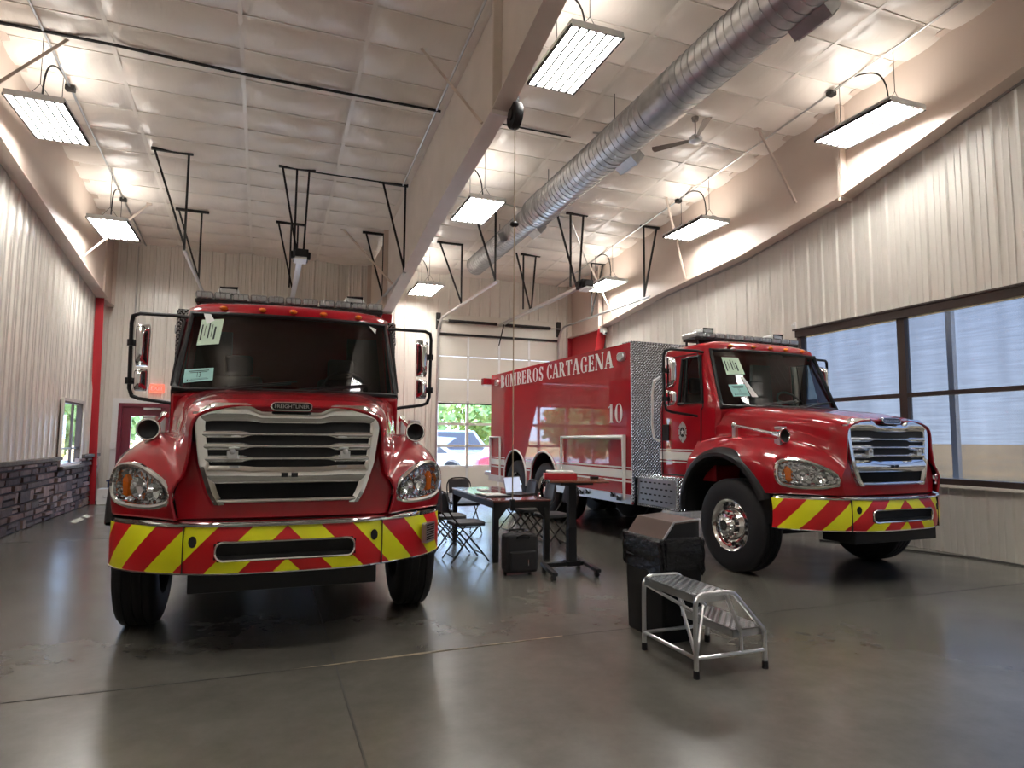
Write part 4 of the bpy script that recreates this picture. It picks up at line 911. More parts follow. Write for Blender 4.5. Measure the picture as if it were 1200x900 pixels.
def bumper(root):
    pts, L = bump_curve(); Zt, Zb = .885, .575
    half = [(p.x, p.y, l) for p, l in zip(pts, L)]
    # insert exact stations for the slot edges and seam
    def at_u(u):
        for a, b in zip(half, half[1:]):
            if a[0] <= u <= b[0] and b[0] > a[0]: t = (u - a[0]) / (b[0] - a[0]); return tuple(lerp(a[i], b[i], t) for i in range(3))
    half = sorted(set(half + [at_u(.44), at_u(.46), at_u(.425), at_u(.655)]), key=lambda q: q[2])
    st = [(-a, b, -c) for a, b, c in half[::-1]] + half[1:]
    zs = [Zb, .60, .64, .655, .67, .775, .79, .805, .84, .862, Zt]
    me_v = []; rows = []
    def bulge(z): t = (z - Zb) / (Zt - Zb); return -.018 * (1 - (2 * t - 1) ** 2)
    for z in zs: rows.append([Vector((u, v + bulge(z), z)) for u, v, l in st])
    def skip(i, j):
        um = (st[j][0] + st[j + 1][0]) / 2; zm = (zs[i] + zs[i + 1]) / 2
        if abs(um) < .44 and .655 < zm < .79: return True
        if abs(um) < .46 and .67 < zm < .775: return True
        return False
    mb = MB(); mb.grid(rows, skip)
    o = obj('bumper', mb, M['chevron'], root, smooth=50, fix=False); o['label'] = 'front bumper with red and yellow chevron stripes'
    # UV from nearest station
    me = o.data; uv = me.uv_layers.new(name='UVMap'); key = {}
    for r, z in zip(rows, zs):
        for p, (u, v, l) in zip(r, st): key[(round(p.x, 4), round(p.y, 4), round(p.z, 4))] = (l, z - Zt)
    for lp in me.loops:
        c = me.vertices[lp.vertex_index].co; uv.data[lp.index].uv = key[(round(c.x, 4), round(c.y, 4), round(c.z, 4))]
    # chrome lip along the top, thin lip along the bottom
    mb = MB(); path = [Vector((u, v, 0)) for u, v, l in st]
    for row in ([(0, -.012, .0), (0, -.02, .016), (0, .0, .03), (0, .06, .034), (0, .10, .02)],):
        rr_ = []
        for (_, dv, dz) in row:
            rr_.append([Vector((u - (dv * (u / 1.22) if abs(u) > .9 else 0) * (1 if dv > 0 else -1) * 1.0, v + dv * (1 - .6 * max(0, (abs(u) - .8) / .42)), Zt + dz)) for u, v, l in st])
        mb.grid(rr_)
    obj('chrome_lip', mb, M['chrome'], o, smooth=60)
    mb = MB(); mb.tube([Vector((u, v, Zb)) for u, v, l in st], .008, 6); obj('lower_lip', mb, M['chrome'], o)
    sl = rrect(-.45, .45, .662, .783, .05, 5)
    mb = MB(); mb.tube([Vector((x, at_u(abs(x))[1] - .016, z)) for x, z in sl], .009, 6, closed=True); obj('slot_trim', mb, M['chrome'], o)
    mb = MB(); mb.box(-.48, .48, .05, .055 + .12, .64, .80); mb.box(-.44, .44, .028, .05, .66, .69); obj('slot_recess', mb, M['void'], o, smooth=0)
    for s in (-1, 1):
        u, v, l = at_u(.655); mb = MB(); mb.box(s * u - .003, s * u + .003, v - .022, v, Zb, Zt); obj('seam', mb, M['dark'], o, smooth=0)
        q = at_u(.593); mb = MB(); n = Vector((s * .3, -1, 0)).normalized(); tt = Vector((1, s * .3, 0)).normalized(); cc = Vector((s * .593, q[1] - .018, .787)); ring = [cc + tt * (.027 * math.cos(a)) + Vector((0, 0, .038 * math.sin(a))) for a in [2 * PI * k / 20 for k in range(20)]]; mb.prism(ring, n * .003); obj('tow_hole', mb, M['void'], o, smooth=0)
    # structure behind
    mb = MB(); mb.box(-.62, .62, .10, .5, .44, .60); obj('front_crossmember', mb, M['black'], root, bevel=.01, smooth=0)
    mb = MB(); mb.box(-.66, .66, .19, .3, .60, .92); obj('bumper_backing', mb, M['void'], root, smooth=0)

def wind(u):   # windshield plan at the base / at the top
    return 1.42 + .175 * (abs(u) / .975) ** 2.3
def windt(u): return 1.755 + .125 * (abs(u) / .895) ** 2.3
def cab(root, bay):
    # ring stations: (u, v) at base belt and at glass top
    fr = [(t, t * .965) for t in [k / 10 for k in range(11)]]
    base = [(.975 * t, wind(.975 * t)) for t, _ in fr]; top = [(.893 * t, windt(.893 * t)) for t, _ in fr]
    base += [(1.005, 1.68), (1.03, 1.86), (1.032, 2.35), (1.03, 2.72), (1.0, 2.79), (.60, 2.82), (0, 2.82)]
    top += [(.925, 1.945), (.952, 2.0), (.955, 2.33), (.952, 2.70), (.92, 2.765), (.60, 2.79), (0, 2.79)]
    lowf = [(u, v + .30) for u, v in base[:11]] + base[11:]
    nb = len(base)
    def ring(Z):
        if Z <= 1.86:
            a = [Vector((u * (1.0 if Z > 1.5 else 1.0 + .0), v if i > 10 else max(v, 1.7), Z)) for i, (u, v) in enumerate(base)]
            if Z > 1.8: a = [Vector((u, v, Z)) for u, v in base]
        elif Z <= 2.64:
            t = (Z - 1.86) / (2.62 - 1.86); a = [Vector((lerp(b[0], c[0], t), lerp(b[1], c[1], t), Z)) for b, c in zip(base, top)]
        else:
            t = {2.70: (.985, .05), 2.735: (.93, .11), 2.765: (.80, .22), 2.78: (.4, .55)}[Z]; a = [Vector((c[0] * t[0], lerp(c[1], 2.3, t[1]), Z)) for c in top]
        return [Vector((-p.x, p.y, p.z)) for p in a[::-1]] + a[1:-1] if False else a
    Z = [.98, 1.15, 1.45, 1.84, 1.90, 1.96, 2.55, 2.625, 2.70, 2.735, 2.765, 2.78]
    def rowat(z): return ring(z)
    half = [rowat(z) for z in Z]; rows = [[Vector((-p.x, p.y, p.z)) for p in r[::-1]] + r[1:] for r in half]; W = len(rows[0]); mid = (W - 1) // 2
    def skip(i, j):
        k = j - mid if j >= mid else mid - 1 - j    # segment index in the half ring, 0 at the front centre
        if 4 <= i <= 6 and k < 10: return True        # windscreen
        if 5 <= i <= 5 and k == 12: return True      # door glass
        if 5 <= i <= 5 and k == 15: return True      # rear glass
        return False
    mb = MB(); mb.grid(rows, skip); top_r = rows[-1]; mb.add(top_r, [tuple(range(len(top_r)))])
    cb = obj('cab', mb, M['red'], root, smooth=38, solid=.03, off=-1, bevel=.012)
    # glass
    def g(zlist, ks, s, name, out=.006):
        mb = MB(); rr_ = []
        for z in zlist:
            r = ring(z); rr_.append([Vector((s * (r[k].x + (out if k > 10 else 0)), r[k].y - (out if k <= 10 else 0), z)) for k in ks])
        mb.grid(rr_); return mb
    zl = [1.895, 1.96, 2.1, 2.25, 2.4, 2.55, 2.628]
    full = []
    for z in zl: r = ring(z); full.append([Vector((-p.x, p.y - .008, z)) for p in r[10::-1]] + [Vector((p.x, p.y - .008, z)) for p in r[1:11]])
    mb = MB(); mb.grid(full[0:]); ws = obj('windscreen', mb, M['screen'], root, smooth=60, fix=False)
    edge = full[0] + [r[-1] for r in full[1:]] + full[-1][::-1][1:] + [r[0] for r in full[::-1][1:-1]]
    mb = MB(); mb.tube([p + Vector((0, -.003, 0)) for p in edge], .022, 6, closed=True, flat=1); obj('black_seal', mb, M['black'], ws)
    # door glass, seals, seams
    for s in (-1, 1):
        mb = g([1.955, 2.555], [12, 13], s, 'x'); dg_ = obj('door_window', mb, M['sideglass'], root, smooth=0, fix=False)
        r0, r1 = ring(1.955), ring(2.555); P = [Vector((s * (p.x + .008), p.y, p.z)) for p in (r0[12], r0[13], r1[13], r1[12])]
        mb = MB(); mb.tube(P, .018, 6, closed=True); obj('window_seal', mb, M['black'], dg_, smooth=0)
        mb = MB(); a = ring(1.955)[12].lerp(ring(1.955)[13], .72); b = ring(2.555)[12].lerp(ring(2.555)[13], .72); mb.tube([Vector((s * (a.x + .01), a.y, a.z)), Vector((s * (b.x + .01), b.y, b.z))], .012, 6); obj('vent_divider', mb, M['black'], dg_)
        mb = MB(); S_ = [(s * 1.036, 1.90, 1.86), (s * 1.036, 1.92, 1.2), (s * 1.036, 1.95, 1.02), (s * 1.036, 2.70, 1.02), (s * 1.036, 2.70, 1.86), (s * .975, 2.66, 2.60), (s * .972, 2.02, 2.60), (s * 1.036, 1.86, 1.90)]
        mb.tube(S_, .006, 5, closed=True); obj('door_seam', mb, M['void'], root, smooth=0)
        mb = MB(); mb.box(min(s * 1.03, s * 1.05), max(s * 1.03, s * 1.05), 2.55, 2.68, 1.47, 1.69); dh = obj('door_handle', mb, M['black'], root, bevel=.012, smooth=0)
        mb = MB(); mb.tube([(s * 1.02, 2.76, 2.35), (s * 1.09, 2.80, 2.30), (s * 1.09, 2.85, 2.15), (s * 1.09, 2.86, 1.70), (s * 1.09, 2.82, 1.5), (s * 1.02, 2.78, 1.46)], .017, 8); obj('grab_handle', mb, M['white'], root)
        for z0, z1 in ((1.345, 1.36), (1.22, 1.325), (1.185, 1.20)):
            mb = MB(); mb.box(min(s * 1.032, s * 1.037), max(s * 1.032, s * 1.037), 1.99, 2.77, z0, z1); obj('white_stripe', mb, M['whitestripe'], root, smooth=0)
    # rain gutter / roof trim, marker lights
    for x in (-.62, -.28, 0, .28, .62):
        mb = MB(); mb.blob((x, windt(x) + .0, 2.688), .028, 12, (1.3, 1, .8)); obj('marker_light', mb, M['amber'], root)
    # light bar
    mb = MB(); mb.box(-.91, .91, 2.14, 2.40, 2.795, 2.835); lb = obj('light_bar', mb, M['dark'], root, bevel=.01, smooth=0); lb['label'] = 'roof light bar with clear lenses'
    for k in range(11):
        x = -.91 + 1.82 * k / 11; mb = MB(); mb.box(x + .005, x + 1.82 / 11 - .005, 2.11, 2.43, 2.832, 2.908); ln = obj('light_lens', mb, M['barlens'], lb, bevel=.02, smooth=0)
        mb = MB(); xc = x + .083
        for dx in (-.045, 0, .045): mb.box(xc + dx - .018, xc + dx + .018, 2.125, 2.415, 2.846, 2.892)
        obj('light_reflector', mb, M['alu'], ln, smooth=0)
    for s in (-1, 1):
        mb = MB(); mb.box(s * .62 - .10, s * .62 + .10, 2.24, 2.44, 2.906, 2.985); dm = obj('white_dome', mb, M['white'], lb, bevel=.035, seg=3, smooth=0)
        mb = MB(); mb.box(s * .62 - .075, s * .62 + .075, 2.228, 2.25, 2.918, 2.975); dd = obj('lamp_face', mb, M['alu'], dm, bevel=.01, smooth=0)
        mb = MB(); mb.tube([(s * .62 - .08, 2.23, 2.915), (s * .62 + .08, 2.23, 2.915), (s * .62 + .08, 2.23, 2.978), (s * .62 - .08, 2.23, 2.978)], .008, 5, closed=True); obj('lamp_frame', mb, M['black'], dd, smooth=0)
        for x in (.62, .86):
            mb = MB(); mb.box(s * x - .012, s * x + .012, 2.15, 2.17, 2.70, 2.80); mb.box(s * x - .012, s * x + .012, 2.37, 2.39, 2.70, 2.80); obj('bar_bracket', mb, M['black'], lb, smooth=0)
    # wipers
    for s, x0 in ((1, -.55), (1, .12)):
        mb = MB(); P = [Vector((x0, wind(x0) - .05, 1.885)), Vector((x0 + .25, wind(x0 + .25) - .035, 1.93)), Vector((x0 + .55, wind(x0 + .5) - .02, 1.965))]; mb.tube(P, .010, 6); mb.tube([P[0] + Vector((-.05, -.0, .03)), P[2] + Vector((.05, 0, .02))], .007, 5); obj('wiper', mb, M['black'], root)
    # interior
    mb = MB(); mb.box(-.99, .99, 1.75, 2.75, 1.18, 1.22); mb.box(-.99, .99, 2.68, 2.76, 1.2, 1.96); mb.box(-.99, -.60, 2.70, 2.76, 1.9, 2.6); mb.box(.6, .99, 2.70, 2.76, 1.9, 2.6); obj('cab_lining', mb, M['seat'], cb, smooth=0)
    mb = MB(); mb.grid([[Vector((x, 1.50 + .15 * (abs(x) / .97) ** 2 + d, z)) for x in [-.93 + .1 * k * 1.86 / 1.8 for k in range(19)]] for d, z in ((.02, 1.72), (.02, 1.84), (.10, 1.885), (.28, 1.88), (.34, 1.78), (.36, 1.3))]); obj('dashboard', mb, M['black'], cb)
    for x in (-.52, .52):
        mb = MB(); mb.box(x - .25, x + .25, 2.05, 2.52, 1.42, 1.56); st = obj('seat', mb, M['seat'], cb, bevel=.04, seg=3, smooth=0)
        mb = MB(); mb.box(x - .24, x + .24, 2.48, 2.60, 1.5, 2.12, Matrix.Rotation(math.radians(-8), 3, 'X')); obj('backrest', mb, M['seat'], st, bevel=.05, seg=3, smooth=0)
        mb = MB(); mb.box(x - .14, x + .14, 2.53, 2.62, 2.12, 2.34); obj('headrest', mb, M['seat'], st, bevel=.04, seg=3, smooth=0)
    R_ = Matrix.Rotation(math.radians(-35), 3, 'X'); mb = MB(); cc = Vector((.52, 1.93, 1.97)); mb.tube([cc + R_ @ Vector((.215 * math.cos(a), 0, .215 * math.sin(a))) for a in [2 * PI * k / 28 for k in range(28)]], .016, 8, closed=True)
    for a in (.3, PI - .3, -PI / 2): mb.tube([cc, cc + R_ @ Vector((.21 * math.cos(a), 0, .21 * math.sin(a)))], .014, 6)
    mb.tube([cc, cc + Vector((0, -.2, -.2))], .03, 8); obj('steering_wheel', mb, M['black'], cb)

def sticker(root, corners, m, name, lines, txt=None):
    """paper stuck inside the windscreen; corners: tl, tr, br, bl in (t across -1..1, z)"""
    def P(x, z, d=0):
        t = (z - 1.86) / .76; v = lerp(wind(x), windt(x * .9), t); return Vector((x, v - .013 - d, z))
    tl, tr, br, bl = corners
    def B(a, b, d=0): x = lerp(lerp(bl[0], br[0], a), lerp(tl[0], tr[0], a), b); z = lerp(lerp(bl[1], br[1], a), lerp(tl[1], tr[1], a), b); return P(x, z, d)
    mb = MB(); mb.grid([[B(i / 6, j / 6) for i in range(7)] for j in range(7)]); st = obj(name, mb, m, root, smooth=0, fix=False)
    mb = MB()
    for (a0, a1, b0, b1) in lines: mb.add([B(a0, b0, .002), B(a1, b0, .002), B(a1, b1, .002), B(a0, b1, .002)], [(0, 1, 2, 3)])
    obj('print', mb, M['ink'], st, smooth=0, fix=False)
    if txt:
        mb = fonttext(txt, 1, lambda p: B(.5 + p.x * .17, .5 + p.y * .55, .0025), 0); obj('number', mb, M['ink'], st, smooth=0, fix=False)

def mirror(root, s):
    P = [(s * .89, 1.96, 2.60), (s * 1.02, 1.98, 2.62), (s * 1.36, 2.08, 2.635), (s * 1.42, 2.11, 2.615), (s * 1.435, 2.12, 2.55), (s * 1.425, 2.12, 1.93), (s * 1.40, 2.12, 1.86), (s * 1.34, 2.10, 1.835), (s * 1.10, 2.02, 1.80), (s * 1.02, 1.98, 1.785)]
    mb = MB(); mb.tube(P, .017, 8); b = obj('mirror_bracket', mb, M['black'], root)
    def shell(z0, z1, w0, w1, name):
        mb = MB(); rows = []
        zs = [lerp(z0, z1, k / 10) for k in range(11)]
        for k, z in enumerate(zs):
            e = (1 - abs(2 * k / 10 - 1) ** 5) ** .5 * .97 + .03; w = lerp(w0, w1, k / 10) * (.85 + .15 * e); d = .085 * e
            rows.append([Vector((s * (1.335 + w * math.cos(a)), 2.13 - 1.4 * d * max(0, math.sin(a)) + (.03 if math.sin(a) < 0 else 0), z)) for a in [2 * PI * q / 20 for q in range(20)]])
        mb.grid(rows, wrap=True); mb.add(rows[0], [tuple(range(20))]); mb.add(rows[-1], [tuple(range(20))]); return obj(name, mb, M['chrome'], root, smooth=50)
    m1 = shell(2.145, 2.545, .056, .062, 'mirror'); m2 = shell(1.91, 2.115, .054, .056, 'convex_mirror')
    for z in (2.36, 2.0):
        mb = MB(); mb.tube([(s * 1.435, 2.12, z), (s * 1.37, 2.14, z)], .03, 8); mb.tube([(s * 1.43, 2.12, z - .03), (s * 1.43, 2.12, z + .03)], .034, 8); obj('mirror_clamp', mb, M['black'], root)
    for (mm, z0, z1) in ((m1, 2.17, 2.52), (m2, 1.93, 2.10)):
        mb = MB(); mb.box(min(s * 1.285, s * 1.385), max(s * 1.285, s * 1.385), 2.158, 2.168, z0, z1); obj('mirror_glass', mb, M['chrome'], mm, smooth=0)

def fire_truck(label, x, y, a, lettered):
    root = thing('fire_truck', label, 'fire truck', (x, y, 0), -a)
    # chassis
    mb = MB(); mb.box(-.45, -.37, .4, 8.6, .62, .88); mb.box(.37, .45, .4, 8.6, .62, .88)
    for v in (.6, 1.6, 3.2, 5.2, 6.7, 8.4): mb.box(-.37, .37, v, v + .08, .64, .84)
    mb.tube([(-.95, HV, .525), (.95, HV, .525)], .06, 10); mb.box(-.5, .5, HV - .1, HV + .1, .40, .56)
    for v in (6.05, 7.35): mb.tube([(-.95, v, .525), (.95, v, .525)], .09, 10); mb.blob((0, v, .525), .24, 14)
    mb.box(-.33, .33, .45, 1.6, .72, 1.5); mb.tube([(0, 2.3, .6), (0, 6, .55)], .06, 10)
    obj('chassis', mb, M['dark'], root, smooth=0)
    mb, rows = hood_mesh(); hood = obj('hood', mb, M['red'], root, smooth=50, solid=.02, off=1, fix=True)
    # nose panel under and around the grille
    mb = MB(); NF = lambda u, z: .138 + .10 * u * u + .03 * (z - 1.3) + .0
    us = [-.735 + 1.47 * k / 30 for k in range(31)]
    side_u = lambda z: interp([(.93, .70), (1.10, .735), (1.16, .71), (1.25, .67), (1.40, .64), (1.60, .615), (1.69, .44)], z)
    zsn = [.93, .98, 1.03, 1.08, 1.12, 1.16, 1.2, 1.25, 1.3, 1.4, 1.5, 1.6, 1.65, 1.675, 1.685]
    mb.grid([[Vector((side_u(z) * k / 15, NF(side_u(z) * k / 15, z) + (.0), z)) for k in range(-15, 16)] for z in zsn]); obj('nose_panel', mb, M['red'], hood, smooth=50)
    mb = MB(); mb.grid([[Vector((u, NF(u, .95) + dv, z)) for u in us] for dv, z in ((0, .935), (.03, .915), (.3, .915))]); obj('nose_skirt', mb, M['red'], hood, smooth=0)
    grille(root); bumper(root)
    for s in (-1, 1):
        headlight(root, s)
        # black rubber flare
        mb = MB(); rr_ = []
        for k in range(33):
            q = lerp(-.98, 1.0, k / 32); ang = PI / 2 - q * PI / 2 * 1.0; v = 1.38 + .66 * math.cos(ang) if True else 0; zz_ = .62 + .68 * math.sin(ang)
            if v < .74 and zz_ < .93: continue
            row = []
            for du, dr in ((-.06, -.02), (.03, -.025), (.072, .0), (.074, .04), (.03, .085), (-.04, .105)):
                row.append(Vector((s * (1.205 + (du if du < 0 else du * (.25 + .75 * max(0, math.sin(ang)) ** .6))), 1.38 + (.66 + dr) * math.cos(ang), .62 + (.68 + dr) * math.sin(ang))))
            rr_.append(row)
        mb.grid(rr_); obj('wheel_flare', mb, M['black'], root, smooth=45)
        # inner wheel housing
        mb = MB(); an = [PI * k / 16 for k in range(17)]
        mb.grid([[Vector((s * u, 1.36 + .655 * math.cos(q), .60 + .675 * math.sin(q))) for q in an] for u in (.62, 1.19)]); mb.add([Vector((s * .62, 1.36 + .655 * math.cos(q), .60 + .675 * math.sin(q))) for q in an], [tuple(range(17))]); obj('wheel_housing', mb, M['void'], root, smooth=0)
        # side rear skirt of the hood behind the arch down to the step
        wheel(root, (s * HW, HV, HR), s, True, 'front_wheel')
        for v in (6.05, 7.35):
            wheel(root, (s * 1.04, v, HR), s, False, 'rear_wheel'); wheel(root, (s * .70, v, HR), s, False, 'inner_rear_wheel')
        # air horn
        mb = MB(); ax = [Vector((s * 1.0, 1.36, 1.66)), Vector((s * .99, 1.10, 1.615)), Vector((s * .985, .80, 1.56)), Vector((s * .985, .70, 1.545)), Vector((s * .985, .62, 1.535))]
        mb.tube(ax, [.016, .018, .024, .040, .076], 20, caps=False); mb.tube([Vector((s * .985, .618, 1.535)) + Vector((.074 * math.cos(q), 0, .074 * math.sin(q))) for q in [2 * PI * k / 24 for k in range(24)]], .009, 6, closed=True); mb.blob(ax[0], .035, 10); h_ = obj('air_horn', mb, M['chrome'], root, fix=False)
        mb = MB(); mb.lathe([(0, .66), (.047, .645), (.070, .628)], 20, 'y', org=(s * .985, 0, 1.535)); obj('horn_throat', mb, M['void'], h_)
        for q in ((s * .985 - .03, s * .985 + .03, .66, .74, 1.43, 1.5), (s * .985 - .045, s * .985 + .045, .63, .72, 1.60, 1.635), (s * 1.0 - .02, s * 1.0 + .02, 1.32, 1.38, 1.47, 1.64)):
            mb = MB(); mb.box(*q); obj('horn_mount', mb, M['alu'], h_, bevel=.006, smooth=0)
        # hood side marker and hook
        mb = MB(); mb.box(min(s * .70, s * .72), max(s * .70, s * .72), .50, .58, 1.585, 1.61); obj('side_marker', mb, M['amber'], root, bevel=.005, smooth=0)
        mirror(root, s)
        # steps / tank box behind the front wheel
        mb = MB(); x0, x1 = sorted((s * .62, s * 1.16)); mb.box(x0, x1, 2.22, 3.14, .56, .99); st = obj('step_box', mb, M['tread'], root, bevel=.012, smooth=0)
        mb = MB(); xa, xb = sorted((s * 1.155, s * 1.166))
        mb.box(xa, xb, 2.26, 3.10, .60, .95); obj('step_face', mb, M['alu'], st, smooth=0)
        mb = MB(); xa, xb = sorted((s * 1.164, s * 1.169))
        for r_ in range(4):
            for c in range(7): y0 = 2.33 + .105 * c + (.04 if r_ % 2 else 0); mb.box(xa, xb, y0, y0 + .05, .65 + .08 * r_, .668 + .08 * r_)
        obj('step_slots', mb, M['void'], st, smooth=0)
        # cab underside closing panel
        mb = MB(); x0, x1 = sorted((s * .75, s * 1.02)); mb.box(x0, x1, 2.06, 2.8, .93, 1.02); obj('cab_sill', mb, M['black'], root, smooth=0)
    cab(root, 0)
    # pump / tank body
    V0, V1, Z0, Z1, U = 3.18, 8.70, .57, 2.885, 1.2
    arcs = [(6.05, .535), (7.35, .535)]
    def arch(v):
        z = Z0
        for c, r in arcs:
            if abs(v - c) < r: z = max(z, .70 + math.sqrt(r * r - (v - c) ** 2))
        return z
    vs = sorted(set([V0, V1] + [V0 + (V1 - V0) * k / 20 for k in range(21)] + [c + r * math.cos(PI * k / 20) for c, r in arcs for k in range(21)] + [c + r + e for c, r in arcs for e in (.0005,)] + [c - r - e for c, r in arcs for e in (.0005,)]))
    for s in (-1, 1):
        mb = MB(); a = [Vector((s * U, v, arch(v))) for v in vs]; b = [Vector((s * U, v, Z1)) for v in vs]; mb.grid([a, b]); sd_ = obj('body_side', mb, M['red'], root, smooth=0, solid=.02, off=0)
        for c, r in arcs:
            mb = MB(); P = [Vector((s * (U + .012), c + (r + .02) * math.cos(q), .70 + (r + .02) * math.sin(q))) for q in [PI * k / 24 for k in range(25)]]; P = [P[0] + Vector((0, 0, -.12))] + P + [P[-1] + Vector((0, 0, -.12))]; mb.tube(P, .022, 6, flat=1); obj('arch_trim', mb, M['white'], sd_)
            mb = MB(); an = [PI * k / 16 for k in range(17)]; mb.grid([[Vector((s * u, c + r * math.cos(q), .70 + r * math.sin(q))) for q in an] for u in (.50, 1.185)]); mb.add([Vector((s * .5, c + r * math.cos(q), .70 + r * math.sin(q))) for q in an], [tuple(range(17))]); obj('wheel_well', mb, M['void'], sd_, smooth=0)
        xa, xb = sorted((s * (U + .011), s * (U + .016)))
        for z0, z1 in ((1.07, 1.09), (.925, 1.045), (.87, .895)):
            for y0, y1 in ((V0, 5.515 + (.0)), (6.58, 6.82), (7.885, V1)):
                cut = 0
                mb = MB(); mb.box(xa, xb, y0, y1, z0, z1); obj('white_stripe', mb, M['whitestripe'], sd_, smooth=0)
        xa, xb = sorted((s * (U - .02), s * (U + .03)))
        mb = MB(); mb.box(xa, xb, 7.92, V1, .565, .70); obj('rear_skirt', mb, M['alu'], root, bevel=.004, smooth=0); mb = MB(); mb.box(xa, xb, V0 + .02, 5.50, .565, .70); sk = obj('side_skirt', mb, M['alu'], root, bevel=.004, smooth=0)
        mb = MB(); xa, xb = sorted((s * (U + .03), s * (U + .06)))
        for y0, z0 in ((3.45, .62), (3.62, .66), (4.35, .64), (4.55, .62), (5.05, .65)): mb.box(xa, xb, y0, y0 + .07, z0 - .02, z0 + .02); mb.tube([(s * (U + .045), y0 + .035, z0 + .02), (s * (U + .075), y0 + .035, z0 + .05)], .012, 6)
        obj('latches', mb, M['black'], sk, smooth=0)
        # white drop-down racks
        for y0, y1 in ((3.34, 5.28), (8.08, 8.64)):
            x_ = s * (U + .045); mb = MB(); mb.tube([(x_, y0, .62), (x_, y0, 1.515), (x_, y1, 1.515), (x_, y1, .80)], .022, 6); obj('side_rack', mb, M['white'], root, smooth=30)
        # corner warning lights
        for yy in (3.42, 8.35):
            mb = MB(); P = rrect(-.10, .10, -.065, .065, .06, 5); mb.prism([(s * (U + .01), yy + p[0], 2.70 + p[1]) for p in P], (s * .03, 0, 0)); wl = obj('warning_light', mb, M['alu'], root, smooth=0)
            mb = MB(); P = rrect(-.08, .08, -.048, .048, .045, 5); mb.prism([(s * (U + .04), yy + p[0], 2.70 + p[1]) for p in P], (s * .012, 0, 0)); obj('light_lens', mb, M['lens'], wl, smooth=0)
    mb = MB(); mb.box(-U + .011, U - .011, V0 - .012, V0 + .01, .95, Z1); mb.box(-U - .012, -U + .02, V0 - .014, V0 + .02, .60, Z1); mb.box(U - .02, U + .012, V0 - .014, V0 + .02, .60, Z1); fp = obj('front_wall', mb, M['tread'], root, smooth=0); fp['label'] = 'bright tread-plate front wall of the tank body'
    mb = MB(); mb.box(-U, U, V0, V1, Z1 - .02, Z1 + .0); mb.box(-U, U, V0, V0 + .25, Z1, Z1 + .018); obj('body_roof', mb, M['tread'], root, smooth=0)
    mb = MB(); mb.box(-U, U, V1 - .02, V1, .60, Z1); obj('rear_wall', mb, M['red'], root, smooth=0)
    mb = MB(); mb.box(-1.0, 1.0, V0, V1, .86, .90); mb.box(-.5, .5, V0, 5.3, .6, .9); obj('body_floor', mb, M['dark'], root, smooth=0)
    mb = MB(); mb.box(-1.15, 1.15, V1, V1 + .28, .55, .66); mb.box(-1.18, -1.0, V1 + .05, V1 + .42, .66, .75); mb.tube([(-1.1, V1 + .1, .70), (-1.1, V1 + .55, .70)], .05, 10); obj('rear_step', mb, M['alu'], root, bevel=.01, smooth=0)
    mb = MB(); mb.box(-U - .20, -U + .1, V1 + .0, V1 + .14, 2.68, 2.82); tl_ = obj('rear_scene_light', mb, M['red'], root, bevel=.01, smooth=0)
    mb = MB(); mb.box(-U - .19, -U + .09, V1 - .0, V1 + .13, 2.655, 2.68); obj('lamp_panel', mb, M['white'], tl_, smooth=0)
    if lettered:
        X_ = -U - .0125
        for txt, ya, yb in (('BOMBEROS', 8.13, 6.05), ('CARTAGENA', 5.92, 3.66)):
            mb = MB(); word(mb, txt, lambda p, d: Vector((X_ - d, ya - p.x, 2.565 + p.y)), ya - yb, .262); tx = obj('lettering', mb, M['whitestripe'], root, smooth=0); tx['label'] = 'white serif word along the top of the side'
        mb = MB(); word(mb, '10', lambda p, d: Vector((X_ - d, 3.82 - p.x, 1.735 + p.y)), .42, .275, .08); tx = obj('lettering', mb, M['whitestripe'], root, smooth=0); tx['label'] = 'white number 10'
        # crest on the door
        mb = MB(); cy, cz = 2.27, 1.585
        for k in range(8):
            a0 = 2 * PI * k / 8; mb.prism([(-1.037, cy + .038 * math.cos(a0 - .5), cz + .06 * math.sin(a0 - .5)), (-1.037, cy + .085 * math.cos(a0 - .28), cz + .13 * math.sin(a0 - .28)), (-1.037, cy + .075 * math.cos(a0), cz + .14 * math.sin(a0)), (-1.037, cy + .085 * math.cos(a0 + .28), cz + .13 * math.sin(a0 + .28)), (-1.037, cy + .038 * math.cos(a0 + .5), cz + .06 * math.sin(a0 + .5))], (-.002, 0, 0))
        em = obj('door_emblem', mb, M['skin'], root, smooth=0); em['label'] = 'silver crest on the door'
        mb = MB(); mb.prism([(-1.040, cy + .05 * math.cos(q), cz + .065 * math.sin(q)) for q in [2 * PI * k / 20 for k in range(20)]], (-.001, 0, 0)); e2 = obj('emblem_centre', mb, M['dark'], em, smooth=0)
        mb = MB(); mb.prism([(-1.0415, cy + r * math.cos(q), cz + 1.2 * r * math.sin(q)) for q, r in [(PI / 2 + 2 * PI * k / 10, .036 if k % 2 == 0 else .016) for k in range(10)]], (-.001, 0, 0)); obj('emblem_star', mb, M['whitestripe'], em, smooth=0)
    return root

